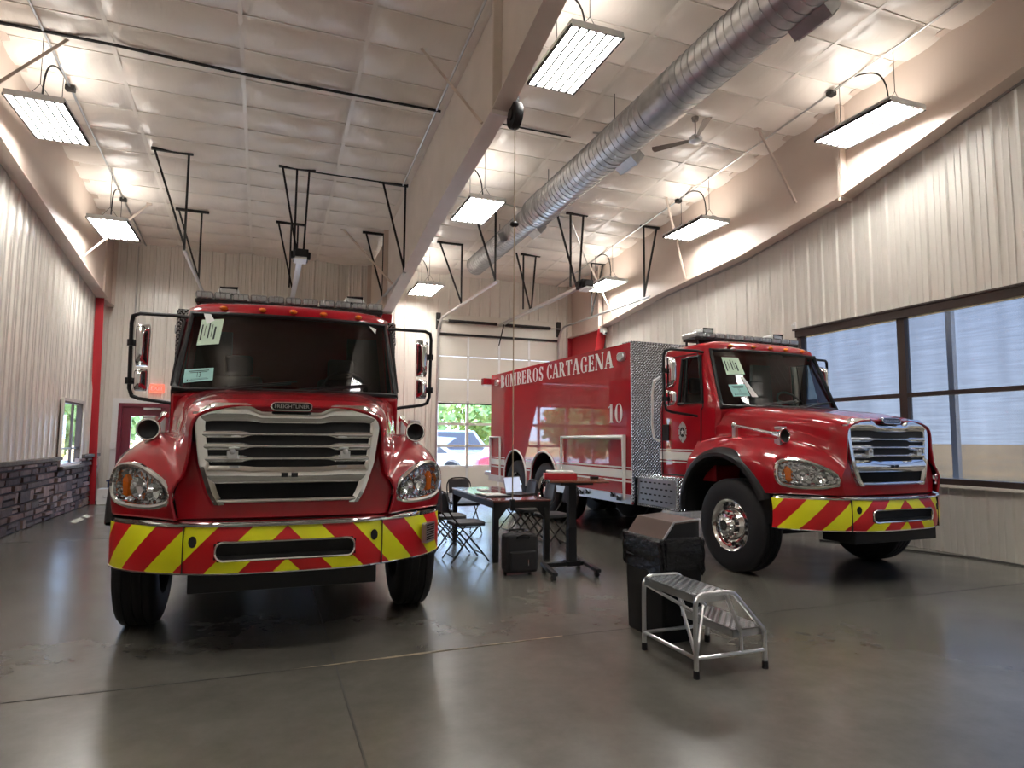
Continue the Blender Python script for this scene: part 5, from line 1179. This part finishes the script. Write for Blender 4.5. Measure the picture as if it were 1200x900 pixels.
tA = fire_truck('red fire truck on the left seen head on, small siren plate on its bumper', .1636, 4.700, .02345, False)
L_ = [(.08, .14, .2, .8), (.24, .27, .35, .75), (.40, .46, .25, .85), (.55, .58, .3, .8), (.66, .74, .2, .7)]
L2 = [(.15, .85, .80, .86), (.2, .8, .70, .74), (.12, .16, .1, .22), (.2, .85, .14, .17), (.25, .8, .22, .24)]
sticker(tA, ((-.80, 2.565), (-.61, 2.58), (-.635, 2.33), (-.825, 2.31)), M['greenpaper'], 'green_notice', L_)
sticker(tA, ((-.90, 2.08), (-.66, 2.10), (-.66, 1.985), (-.905, 1.955)), M['tealpaper'], 'teal_notice', L2, '13')
tB = fire_truck('red tanker fire truck on the right with white lettering and number 10 along its side', 6.2112, 4.810, -.0399, True)
sticker(tB, ((-.80, 2.53), (-.57, 2.53), (-.55, 2.31), (-.80, 2.30)), M['greenpaper'], 'green_notice', L_)
sticker(tB, ((-.82, 2.17), (-.60, 2.18), (-.58, 2.03), (-.80, 2.02)), M['tealpaper'], 'teal_notice', L2, '11')
sticker(tB, ((-.62, 2.28), (-.585, 2.27), (-.47, 2.02), (-.56, 2.02)), M['paper'], 'white_paper', [])
sticker(tA, ((-.79, 2.63), (-.73, 2.63), (-.69, 2.56), (-.755, 2.52)), M['paper'], 'white_paper', [])
sticker(tA, ((.72, 2.61), (.80, 2.58), (.79, 2.53), (.78, 2.535)), M['paper'], 'white_paper', [])
# siren plate on the left truck's bumper
mb = MB(); n = Vector((.80, -.60, 0)).normalized(); tt = Vector((.60, .80, 0)).normalized(); cc = Vector((1.035, .345, .75)); P = [cc + tt * x + Vector((0, 0, z)) for x, z in rrect(-.085, .085, -.075, .075, .012, 3)]
mb.prism(P, n * .035); sp_ = obj('siren_speaker', mb, M['alu'], tA, smooth=0)
mb = MB()
for k in range(7): z = -.055 + .018 * k; mb.prism([cc + tt * x + Vector((0, 0, z + dz)) + n * .035 for x, dz in ((-.065, 0), (.065, 0), (.065, .009), (-.065, .009))], n * .003)
obj('siren_grille', mb, M['dark'], sp_, smooth=0)
# ------------------------------------------------------------------ furniture and small things
def stool():
    t = thing('step_stool', 'two-step silver rolling step stool in front of the black bin', 'step stool', (2.83, 3.74, 0))
    W, Dp = .60, .54   # along y / along x ; high platform at -x
    X0, X1, Y0, Y1 = -.265, .275, -.295, .295; r = .0155
    for y, nm in ((Y0, 'front'), (Y1, 'rear')):
        P = catmull([(X0, y, .03), (X0, y, .40), (X0 + .012, y, .475), (X0 + .055, y, .505), (X0 + .12, y, .508)], 4) + catmull([(X0 + .25, y, .508), (X0 + .30, y, .495), (X0 + .345, y, .45)], 3) + catmull([(X1 - .04, y, .285), (X1 - .005, y, .245), (X1, y, .20), (X1, y, .03)], 3)
        mb = MB(); mb.tube(P, r, 10); obj('side_frame', mb, M['alu'], t)
        mb = MB(); mb.tube([(X0, y, .12), (X1, y, .12)], .013, 8); mb.tube([(.085, y, .12), (.085, y, .245), ], .012, 8); mb.tube([(.085, y, .245), (-.03, y, .50)], .013, 8); obj('side_rail', mb, M['alu'], t)
        mb = MB()
        for x in (X0, X1): mb.lathe([(0, 0), (.021, 0), (.021, .045), (.016, .05), (0, .05)], 12, 'z', org=(x, y, 0))
        for x in (X0, X1):
            mb = MB(); mb.lathe([(0, 0), (.021, 0), (.021, .045), (.016, .05), (0, .05)], 12, 'z', org=(x, y, 0)); obj('rubber_foot', mb, M['rubber'], t)
    mb = MB(); mb.tube([(X0, Y0, .12), (X0, Y1, .12)], .013, 8); obj('cross_rail', mb, M['alu'], t)
    mb = MB(); mb.tube([(X0, Y0, .12), (.06, Y1 * .2, .33), (.06, Y1, .40)][:2], .012, 8); mb.tube([(X0, Y1, .46), (.03, Y0 * .2, .26)], .012, 8); mb.tube([(X0 , Y0, .13), (.0, Y1, .44)], .012, 8); obj('brace', mb, M['alu'], t)
    for x0, x1, z in ((X0 - .005, X0 + .285, .505), (X0 + .30, X1 + .015, .262)):
        mb = MB(); nx, ny = 9, 19; rows = []
        ed = .012
        mb.box(x0, x1, Y0 + .018, Y1 - .018, z - .006, z); mb.box(x0, x0 + .006, Y0 + .018, Y1 - .018, z - .05, z); mb.box(x1 - .006, x1, Y0 + .018, Y1 - .018, z - .05, z); mb.box(x0, x1, Y0 + .018, Y0 + .024, z - .05, z); mb.box(x0, x1, Y1 - .024, Y1 - .018, z - .05, z)
        st = obj('tread', mb, M['alu'], t, smooth=0)
        mb = MB()
        for i in range(nx):
            for j in range(ny):
                x = x0 + .02 + (x1 - x0 - .04) * i / (nx - 1); y = Y0 + .04 + (Y1 - Y0 - .08) * j / (ny - 1)
                if (i + j) % 2: mb.lathe([(.011, 0), (.009, .006), (.006, .006), (.005, .001), (0, .001)], 8, 'z', org=(x, y, z))
                else: mb.lathe([(.0, .0006), (.009, .0006)], 8, 'z', org=(x, y, z))
        obj('grip_buttons', mb, M['galv'], st, smooth=0)
        mb = MB()
        for j in range(24): y = Y0 + .035 + (Y1 - Y0 - .07) * j / 23; mb.box(x0 - .003, x0 + .012, y - .006, y + .006, z - .012, z + .004)
        obj('serrated_nosing', mb, M['alu'], st, smooth=0)
    return t
stool()

# bin with liner and brown hooded lid
t = thing('trash_bin', 'tall black trash bin with bag and brown metal lid', 'trash can', (2.93, 4.34, 0))
def ring4(w, d, z, r=.03, jit=0, n=6):
    out = []
    for x, y in rrect(-w / 2, w / 2, -d / 2, d / 2, r, n): out.append(Vector((x + random.uniform(-jit, jit), y + random.uniform(-jit, jit), z + random.uniform(-jit, jit))))
    return out
mb = MB(); R4 = [ring4(.33, .50, .0), ring4(.335, .51, .02), ring4(.355, .55, .72), ring4(.37, .565, .735)]; mb.grid(R4, wrap=True); mb.add(R4[0], [tuple(range(len(R4[0])))]); obj('bin_body', mb, M['black'], t, smooth=40)
random.seed(11)
mb = MB(); rows = []
for k, (z, g) in enumerate(((.50, .012), (.53, .03), (.58, .024), (.63, .034), (.68, .022), (.72, .03), (.745, .018), (.752, .0))):
    base = ring4(.352 + g, .545 + g, z, .04, 0, 14); n = len(base); row = []
    for i, p in enumerate(base):
        a = 2 * PI * i / n; row.append(p + Vector((math.cos(a), math.sin(a), 0)) * (.010 * math.sin(9 * a + k * 1.1) + .006 * math.sin(23 * a + k * 2)) + Vector((0, 0, (.022 * math.sin(3 * a + 1) + .012 * math.sin(11 * a)) * (1 if k < 2 else .3))))
    rows.append(row)
mb.grid(rows, wrap=True); obj('bin_liner', mb, M['bag'], t, smooth=60)
mb = MB(); w, d = .33, .50; z0, z1, z2 = .74, .87, .885
mb.add([(-w / 2, -d / 2, z0), (w / 2, -d / 2, z0), (w / 2, d / 2, z0), (-w / 2, d / 2, z0), (-w / 2 + .10, -d / 2, z1), (w / 2, -d / 2, z2), (w / 2, d / 2, z2), (-w / 2 + .10, d / 2, z1)], [(0, 3, 2, 1), (4, 5, 6, 7), (0, 4, 7, 3), (1, 2, 6, 5), (0, 1, 5, 4), (2, 3, 7, 6)])
ld = obj('bin_lid', mb, M['bronze'], t, bevel=.006, smooth=0)
mb = MB(); mb.add([(-w / 2 + .012, -d / 2 - .004, z0 + .01), (w / 2 - .01, -d / 2 - .004, z0 + .01), (w / 2 - .01, -d / 2 - .004, z2 - .016), (-w / 2 + .10, -d / 2 - .004, z1 - .016)], [(0, 1, 2, 3)]); obj('dark_side_panel', mb, M['void'], ld, smooth=0)
mb = MB(); mb.bar((-w / 2, -d / 2 - .003, z0), (-w / 2 + .10, -d / 2 - .003, z1), .012, .012); mb.bar((-w / 2 + .10, -d / 2 - .003, z1), (w / 2, -d / 2 - .003, z2), .010, .010); obj('lid_edge', mb, M['alu'], ld, smooth=0)

# folding chairs
def folding_chair():
    t = thing('folding_chair', 'x', 'chair')   # faces +x
    for s in (-1, 1):
        y = s * .205
        mb = MB(); mb.tube(catmull([(-.30, y * .82, .80), (-.295, y * .97, .74), (-.26, y, .60), (-.10, y, .40), (.10, y, .18), (.235, y, .012)], 5), .0105, 8); obj('long_frame_leg', mb, M['dark'], t)
        mb = MB(); mb.tube([(.10, y * .9, .43), (-.06, y * .9, .25), (-.235, y * .9, .012)], .0105, 8); obj('rear_leg', mb, M['dark'], t)
        mb = MB(); mb.bar((-.12, y * .95, .44), (-.22, y * .99, .54), .018, .006); obj('hinge_link', mb, M['dark'], t, smooth=0)
    mb = MB(); mb.tube(catmull([(-.30, -.168, .80), (-.305, -.12, .835), (-.308, 0, .845), (-.305, .12, .835), (-.30, .168, .80)], 5), .0105, 8); obj('top_rail', mb, M['dark'], t)
    for x, z, w in ((.165, .10, .2), (-.19, .075, .18)):
        mb = MB(); mb.tube([(x, -w, z), (x, w, z)], .008, 6); obj('crossbar', mb, M['dark'], t)
    mb = MB(); rows = []
    for k in range(9):
        a = k / 8; z = lerp(.60, .825, a); rows.append([Vector((-.262 - .04 * (a) + .020 * (1 - (j / 4 - 1) ** 2) * -1, -.175 + .35 * j / 8, z)) for j in range(9)])
    mb.grid(rows); obj('backrest', mb, M['seatpad'], t, solid=.022, off=0, bevel=.006)
    mb = MB(); P = [(-.19, -.17), (-.10, -.195), (.12, -.205), (.19, -.18), (.21, 0), (.19, .18), (.12, .205), (-.10, .195), (-.19, .17)]; P = [(p.x, p.y) for p in catmull([(a, b, 0) for a, b in P], 3)]
    mb.prism([(x, y, .435) for x, y in P], (0, 0, .045)); obj('seat', mb, M['seatpad'], t, bevel=.012, seg=3, smooth=0)
    return t
ch = folding_chair()
CH = [(2.32, 7.62, .03, 'black folding chair at the near left end of the table, nearest the left truck'),
      (2.30, 8.30, -.05, 'black folding chair in the middle of the left side of the table'),
      (2.28, 8.95, .04, 'black folding chair at the far left end of the table'),
      (3.68, 8.05, PI + .06, 'black folding chair at the near right side of the table, behind the standing desk post'),
      (3.66, 8.72, PI - .05, 'black folding chair in the middle of the right side of the table'),
      (3.64, 9.35, PI + .02, 'black folding chair at the far right side of the table'),
      (2.98, 9.85, -PI / 2 + .05, 'black folding chair at the far end of the table')]
for i, (x, y, rz, lab) in enumerate(CH):
    g_ = 'folding chairs around the table'
    if i == 0: ch.location = (x, y, 0); ch.rotation_euler = (0, 0, rz); ch['label'] = lab; ch['group'] = g_
    else: dup(ch, (x, y, 0), rz, lab, g_)

t = thing('table', 'dark-legged work table with a red-brown top between the trucks', 'table', (3.0, 8.42, 0), -.04)
mb = MB(); mb.box(-.37, .37, -1.08, 1.08, .715, .74); obj('tabletop', mb, M['lam'], t, bevel=.004, smooth=0)
mb = MB(); mb.box(-.36, .36, -1.07, -1.04, .64, .715); mb.box(-.36, .36, 1.04, 1.07, .64, .715); mb.box(-.36, -.33, -1.04, 1.04, .64, .715); mb.box(.33, .36, -1.04, 1.04, .64, .715); obj('apron', mb, M['dark'], t, smooth=0)
for x in (-.33, .33):
    for y in (-1.04, 1.04):
        mb = MB(); mb.box(x - .033, x + .033, y - .03, y + .03, 0, .715); s_ = 1 if x < 0 else -1; mb.prism([(x + s_ * .03, y - .02, .64), (x + s_ * .14, y - .02, .64), (x + s_ * .03, y - .02, .50)], (0, .04, 0)); obj('leg', mb, M['dark'], t, smooth=0)
# laptop, papers
t = thing('laptop', 'grey open laptop on the work table', 'laptop', (3.20, 8.0, .742), .5)
mb = MB(); mb.box(-.17, .17, -.12, .12, 0, .016); obj('keyboard_base', mb, M['dark'], t, bevel=.004, smooth=0)
mb = MB(); mb.box(-.17, .17, .115, .123, .012, .235, Matrix.Rotation(math.radians(-14), 3, 'X'), (0, .12, .012)); sc_ = obj('lid', mb, M['laptop'], t, bevel=.003, smooth=0)
M['scr'] = mat('laptop_screen', (.32, .36, .44), .3, emit=(.55, .62, .8), estr=.35)
mb = MB(); mb.box(-.16, .16, .1135, .1145, .03, .225, Matrix.Rotation(math.radians(-14), 3, 'X'), (0, .12, .012)); obj('screen', mb, M['scr'], sc_, smooth=0)
t = thing('tray', 'dark flat tray of papers at the left of the laptop', 'tray', (2.80, 7.98, .742), .02)
mb = MB(); mb.box(-.17, .17, -.22, .22, 0, .015); obj('tray_base', mb, M['dark'], t, smooth=0)
mb = MB(); mb.box(-.13, .13, -.17, .17, .015, .02); obj('paper_stack', mb, M['paper'], t, smooth=0)
mb = MB(); mb.box(-.06, .06, -.1, .1, .0, .012); tag(obj('notebook', mb, M['paper'], smooth=0), 'white papers lying on the far part of the work table', 'papers'); C.objects[-1].location = (2.95, 8.85, .742)

# sit-stand desk
t = thing('standing_desk', 'tall rolling desk with a single black post and brown top', 'desk', (3.27, 6.63, 0))
mb = MB(); mb.prism([(-.32, -.12, 1.0), (-.12, .42, 1.0), (.52, .20, 1.0), (.30, -.34, 1.0)][::-1], (0, 0, .022)); obj('desktop', mb, M['wood'], t, bevel=.006, smooth=0)
mb = MB(); mb.box(-.045, .045, -.035, .035, .09, 1.0); mb.box(-.05, .05, -.04, .04, .09, .5); obj('post', mb, M['black'], t, bevel=.005, smooth=0)
mb = MB(); mb.box(-.2, .2, -.15, .15, .97, 1.0); obj('bracket', mb, M['black'], t, smooth=0)
F1 = [(.20, .28), (.12, -.42)]; F2 = [(-.33, .06), (-.40, -.44)]
mb = MB(); mb.bar((-.34, .02, .085), (.18, .0, .085), .06, .04); mb.box(-.08, .08, -.07, .07, .07, .12); obj('base_beam', mb, M['black'], t, smooth=0)
for F_ in (F1, F2):
    mb = MB(); mb.bar((*F_[0], .09), (*F_[1], .075), .055, .04); ft = obj('foot', mb, M['black'], t, bevel=.006, smooth=0)
    for (x, y) in F_:
        yy = y + (.05 if y < 0 else -.05)
        mb = MB(); mb.lathe([(0, -.02), (.028, -.02), (.03, -.012), (.03, .012), (.028, .02), (0, .02)], 16, 'x', org=(x, yy, .030)); mb.box(x - .012, x + .012, yy - .012, yy + .012, .03, .075); obj('caster', mb, M['rubber'], ft, smooth=30)
t = thing('red_box', 'red box with white contents on top of the standing desk', 'box', (3.22, 6.80, 1.0225), -.35)
mb = MB(); mb.box(-.20, .17, -.13, .13, 0, .065); obj('box_body', mb, M['redsteel'], t, bevel=.004, smooth=0)
mb = MB(); mb.box(-.17, .14, -.11, .11, .065, .095); obj('white_contents', mb, M['paper'], t, bevel=.01, smooth=0)
mb = MB(); mb.box(-.05, .05, -.025, .025, 0, .028); o = tag(obj('hand_scanner', mb, M['black'], bevel=.008, smooth=0), 'small black gadget lying on the standing desk', 'gadget'); o.location = (3.60, 6.70, 1.0225)

# rolling bag
t = thing('rolling_bag', 'black rolling laptop bag on the floor by the table legs', 'bag', (2.66, 6.68, 0), -.05)
mb = MB(); mb.box(-.185, .185, -.11, .12, .03, .44); b_ = obj('bag_body', mb, M['fabric'], t, bevel=.04, seg=4, smooth=0)
mb = MB(); mb.box(-.15, .15, -.15, -.10, .06, .27); obj('front_pocket', mb, M['fabric'], t, bevel=.02, seg=3, smooth=0)
mb = MB(); mb.tube([(-.07, -.11, .40), (-.07, -.13, .43), (0, -.135, .445), (.07, -.13, .43), (.07, -.11, .40)], .009, 6); obj('front_handle', mb, M['black'], t); mb = MB(); mb.tube([(-.09, .1, .43), (-.09, .1, .47), (.09, .1, .47), (.09, .1, .43)], .008, 6); obj('handle', mb, M['black'], t)
for x in (-.14, .14):
    mb = MB(); mb.lathe([(0, -.015), (.03, -.015), (.03, .015), (0, .015)], 14, 'x', org=(x, .09, .03)); obj('caster', mb, M['rubber'], t, smooth=30)
mb = MB(); mb.tube([(.05, -.155, .18), (.05, -.157, .12)], .004, 5); obj('zip_pull', mb, M['alu'], t)

# box by the stone wall
t = thing('storage_box', 'white storage box on the floor by the back left corner', 'box', (-3.20, 16.40, 0))
mb = MB(); mb.box(-.16, .24, -.18, .18, 0, .34); obj('box_body', mb, M['white'], t, bevel=.012, smooth=0)
mb = MB(); mb.tube([(-.03, -.185, .20), (-.03, -.195, .16), (.06, -.195, .16), (.06, -.185, .20)], .008, 6); obj('handle', mb, M['steel'], t)
t = thing('storage_tub', 'dark blue tub behind the white storage box', 'tub', (-3.0, 16.9, 0))
mb = MB(); mb.box(-.28, .28, -.15, .13, 0, .46); obj('tub_body', mb, M['navy'], t, bevel=.02, smooth=0)
mb = MB(); mb.box(-.30, .30, -.17, .15, .46, .50); obj('tub_lid', mb, M['navy'], t, bevel=.01, smooth=0)

# hose on the floor along the right wall
mb = MB(); mb.tube(catmull([(7.75, 7.4, .014), (8.05, 6.75, .014), (8.22, 6.35, .014), (8.40, 5.9, .014), (8.50, 5.3, .014), (8.46, 4.4, .014), (8.5, 3.0, .014)], 8), .013, 8); tag(obj('hose', mb, M['rope']), 'thin dark hose lying on the floor along the right wall', 'hose')
# ------------------------------------------------------------------ outside
mb = MB(); mb.box(-60, 12, YB + .2, 48, -.25, -.04); tag(obj('concrete_apron', mb, M['asphalt'], smooth=0), 'pale concrete apron outside the back doors', 'ground', kind='structure')
mb = MB(); mb.box(-300, 400, -300, 400, -.5, -.26); mb.box(XR + .3, 400, -60, 300, -.27, -.12); tag(obj('dry_field', mb, M['field'], smooth=0), 'flat tan field outside the large window', 'ground', kind='structure')
mb = MB(); mb.box(9.96, 10.05, 6.80, 6.89, -.3, 4.2); mb.box(9.90, 10.1, 6.74, 6.95, -.2, -.05); tag(obj('canopy_post', mb, M['steel'], smooth=0), 'grey steel post standing outside the large window', 'post')
def tree(x, y, h, r, m_, label, seed):
    rnd = random.Random(seed); t = thing('tree', label, 'tree', (x, y, -.2), group='trees beyond the lot')
    mb = MB(); mb.tube([(0, 0, 0), (.1, 0, h * .35), (0, .1, h * .6)], [.18, .14, .08], 8); obj('trunk', mb, M['bark'], t)
    mb = MB()
    for k in range(900):
        u, v_, w = [rnd.gauss(0, 1) for _ in range(3)]; n = math.sqrt(u * u + v_ * v_ + w * w) or 1; rad = rnd.uniform(.55, 1.0); lump = 1 + .22 * math.sin(4 * u / n + seed) * math.cos(5 * w / n)
        c = Vector((u / n * r * rad * lump, v_ / n * r * rad * lump, h * .58 + w / n * h * .42 * rad * lump)); s_ = rnd.uniform(.14, .34)
        a = Vector([rnd.uniform(-1, 1) for _ in range(3)]).normalized(); b = a.orthogonal().normalized(); mb.add([c - a * s_ - b * s_ * .5, c + a * s_ - b * s_ * .5, c + a * s_ + b * s_ * .5, c - a * s_ + b * s_ * .5], [(0, 1, 2, 3)])
    mb.blob((0, 0, h * .58), 1, 14, (r * .6, r * .6, h * .26)); obj('crown', mb, m_, t, smooth=0, fix=False)
for i, (x, y, h, r, m_, lab) in enumerate(((7.5, 38, 5.2, 3.0, 'leaf', 'bright green tree seen through the left panes of the right garage door'), (13.8, 40, 5.8, 3.2, 'leaf', 'bright green tree seen through the garage door beside the right truck'), (-9.5, 47, 5.2, 3, 'leaf', 'green tree outside beyond the maroon door'), (-8.6, 31, 4.2, 2.2, 'leaf', 'green tree outside the small left window'))):
    tree(x, y, h, r, M[m_], lab, i + 3)
def car(x, y, rz, m_, label, L=4.5, tall=1.5):
    t = thing('parked_car', label, 'car', (x, y, -.04), rz, group='cars parked outside')
    H = tall; side = [(-L / 2, .35), (-L / 2 + .02, .75), (-L / 2 + .7, .92), (-L / 2 + 1.4, H), (L / 2 - 1.5, H), (L / 2 - .75, 1.0), (L / 2, .85), (L / 2, .35)]
    out = []
    for cx in (L / 2 - .85, -L / 2 + .85): out.append([(cx + .38 * math.cos(a), .35 + .38 * math.sin(a)) for a in [PI * k / 10 for k in range(11)]])
    bot = out[0] + out[1]
    poly = side + bot; mb = MB(); n = len(poly)
    rows = [[Vector((px, w * (.9 if pz < .95 else .78), pz)) for px, pz in poly] for w in (-1, 1)]
    mb.add(rows[0] + rows[1], [tuple(range(n)), tuple(range(2 * n - 1, n - 1, -1))] + [(i, n + i, n + (i + 1) % n, (i + 1) % n) for i in range(n)]); obj('body', mb, m_, t, bevel=.05, smooth=0)
    mb = MB(); mb.prism([(-L / 2 + 1.0, -.86, .98), (-L / 2 + 1.5, -.80, H - .08), (L / 2 - 1.6, -.80, H - .08), (L / 2 - 1.0, -.86, .98)], (0, .02, 0)); mb.prism([(-L / 2 + 1.0, .84, .98), (-L / 2 + 1.5, .78, H - .08), (L / 2 - 1.6, .78, H - .08), (L / 2 - 1.0, .84, .98)], (0, .02, 0)); obj('window', mb, M['carglass'], t, smooth=0)
    for cx in (L / 2 - .85, -L / 2 + .85):
        for s_ in (-1, 1):
            mb = MB(); mb.lathe([(0, -.1), (.30, -.1), (.33, -.06), (.33, .06), (.30, .1), (0, .1)], 20, 'y', org=(cx, s_ * .82, .33)); w_ = obj('wheel', mb, M['rubber'], t)
            mb = MB(); mb.lathe([(0, -.115 * 1), (.19, -.105), (.2, .105), (0, .115)], 16, 'y', org=(cx, s_ * .82, .33)); obj('wheel_cover', mb, M['alu'], w_)
car(4.9, 23.5, .1, M['carwhite'], 'white car parked outside, left in the garage door windows'); car(9.75, 24.2, .05, M['carred'], 'red car parked outside, right in the garage door windows', tall=1.6)
car(8.5, 31, 0, M['carblue'], 'blue-grey van parked farther out beyond the white car', 5.2, 1.9); car(2.0, 25.5, 0, M['carwhite'], 'white car parked outside behind the left truck', 4.8, 1.7)

# sky
w = D.worlds.new('sky'); sc.world = w; w.use_nodes = True; nt = w.node_tree; bg = nt.nodes['Background']
tc = nt.nodes.new('ShaderNodeTexCoord'); sp = nt.nodes.new('ShaderNodeSeparateXYZ'); nt.links.new(tc.outputs['Generated'], sp.inputs[0])
r = nt.nodes.new('ShaderNodeValToRGB'); r.color_ramp.elements[0].position = .0; r.color_ramp.elements[0].color = (.62, .76, 1, 1); r.color_ramp.elements[1].position = .6; r.color_ramp.elements[1].color = (.22, .42, .95, 1)
nt.links.new(sp.outputs[2], r.inputs[0]); nt.links.new(r.outputs[0], bg.inputs[0]); bg.inputs[1].default_value = 4.0
sd = D.lights.new('sun', 'SUN'); sd.energy = 11; sd.angle = .01; sd.color = (1, .95, .87); so = D.objects.new('sun', sd); C.objects.link(so); so.rotation_euler = (math.radians(-36), math.radians(-20), 0)
# ------------------------------------------------------------------ camera
def cam():
    yaw, pitch, roll = [math.radians(a) for a in (20.93928761, 4.87542223, .39588621)]
    cy, sy, cp, sp = math.cos(yaw), math.sin(yaw), math.cos(pitch), math.sin(pitch)
    F = Vector((sy * cp, cy * cp, sp)); R_ = Vector((cy, -sy, 0)); U = R_.cross(F); c, s = math.cos(roll), math.sin(roll)
    r = R_ * c + U * s; u = R_ * -s + U * c; b = -F
    cd = D.cameras.new('camera'); cd.sensor_width = 36; cd.lens = 22.5; cd.clip_end = 2000; o = D.objects.new('camera', cd); C.objects.link(o)
    m = Matrix(((r.x, u.x, b.x, 0), (r.y, u.y, b.y, 0), (r.z, u.z, b.z, 1.485), (0, 0, 0, 1))); o.matrix_world = m; sc.camera = o
cam()
sc.cycles.diffuse_bounces = 8; sc.cycles.max_bounces = 14; sc.cycles.transparent_max_bounces = 16
sc.view_settings.view_transform = 'Standard'; sc.view_settings.look = 'None'; sc.view_settings.gamma = 1; sc.view_settings.use_curve_mapping = False
sc.view_settings.exposure = 1.2
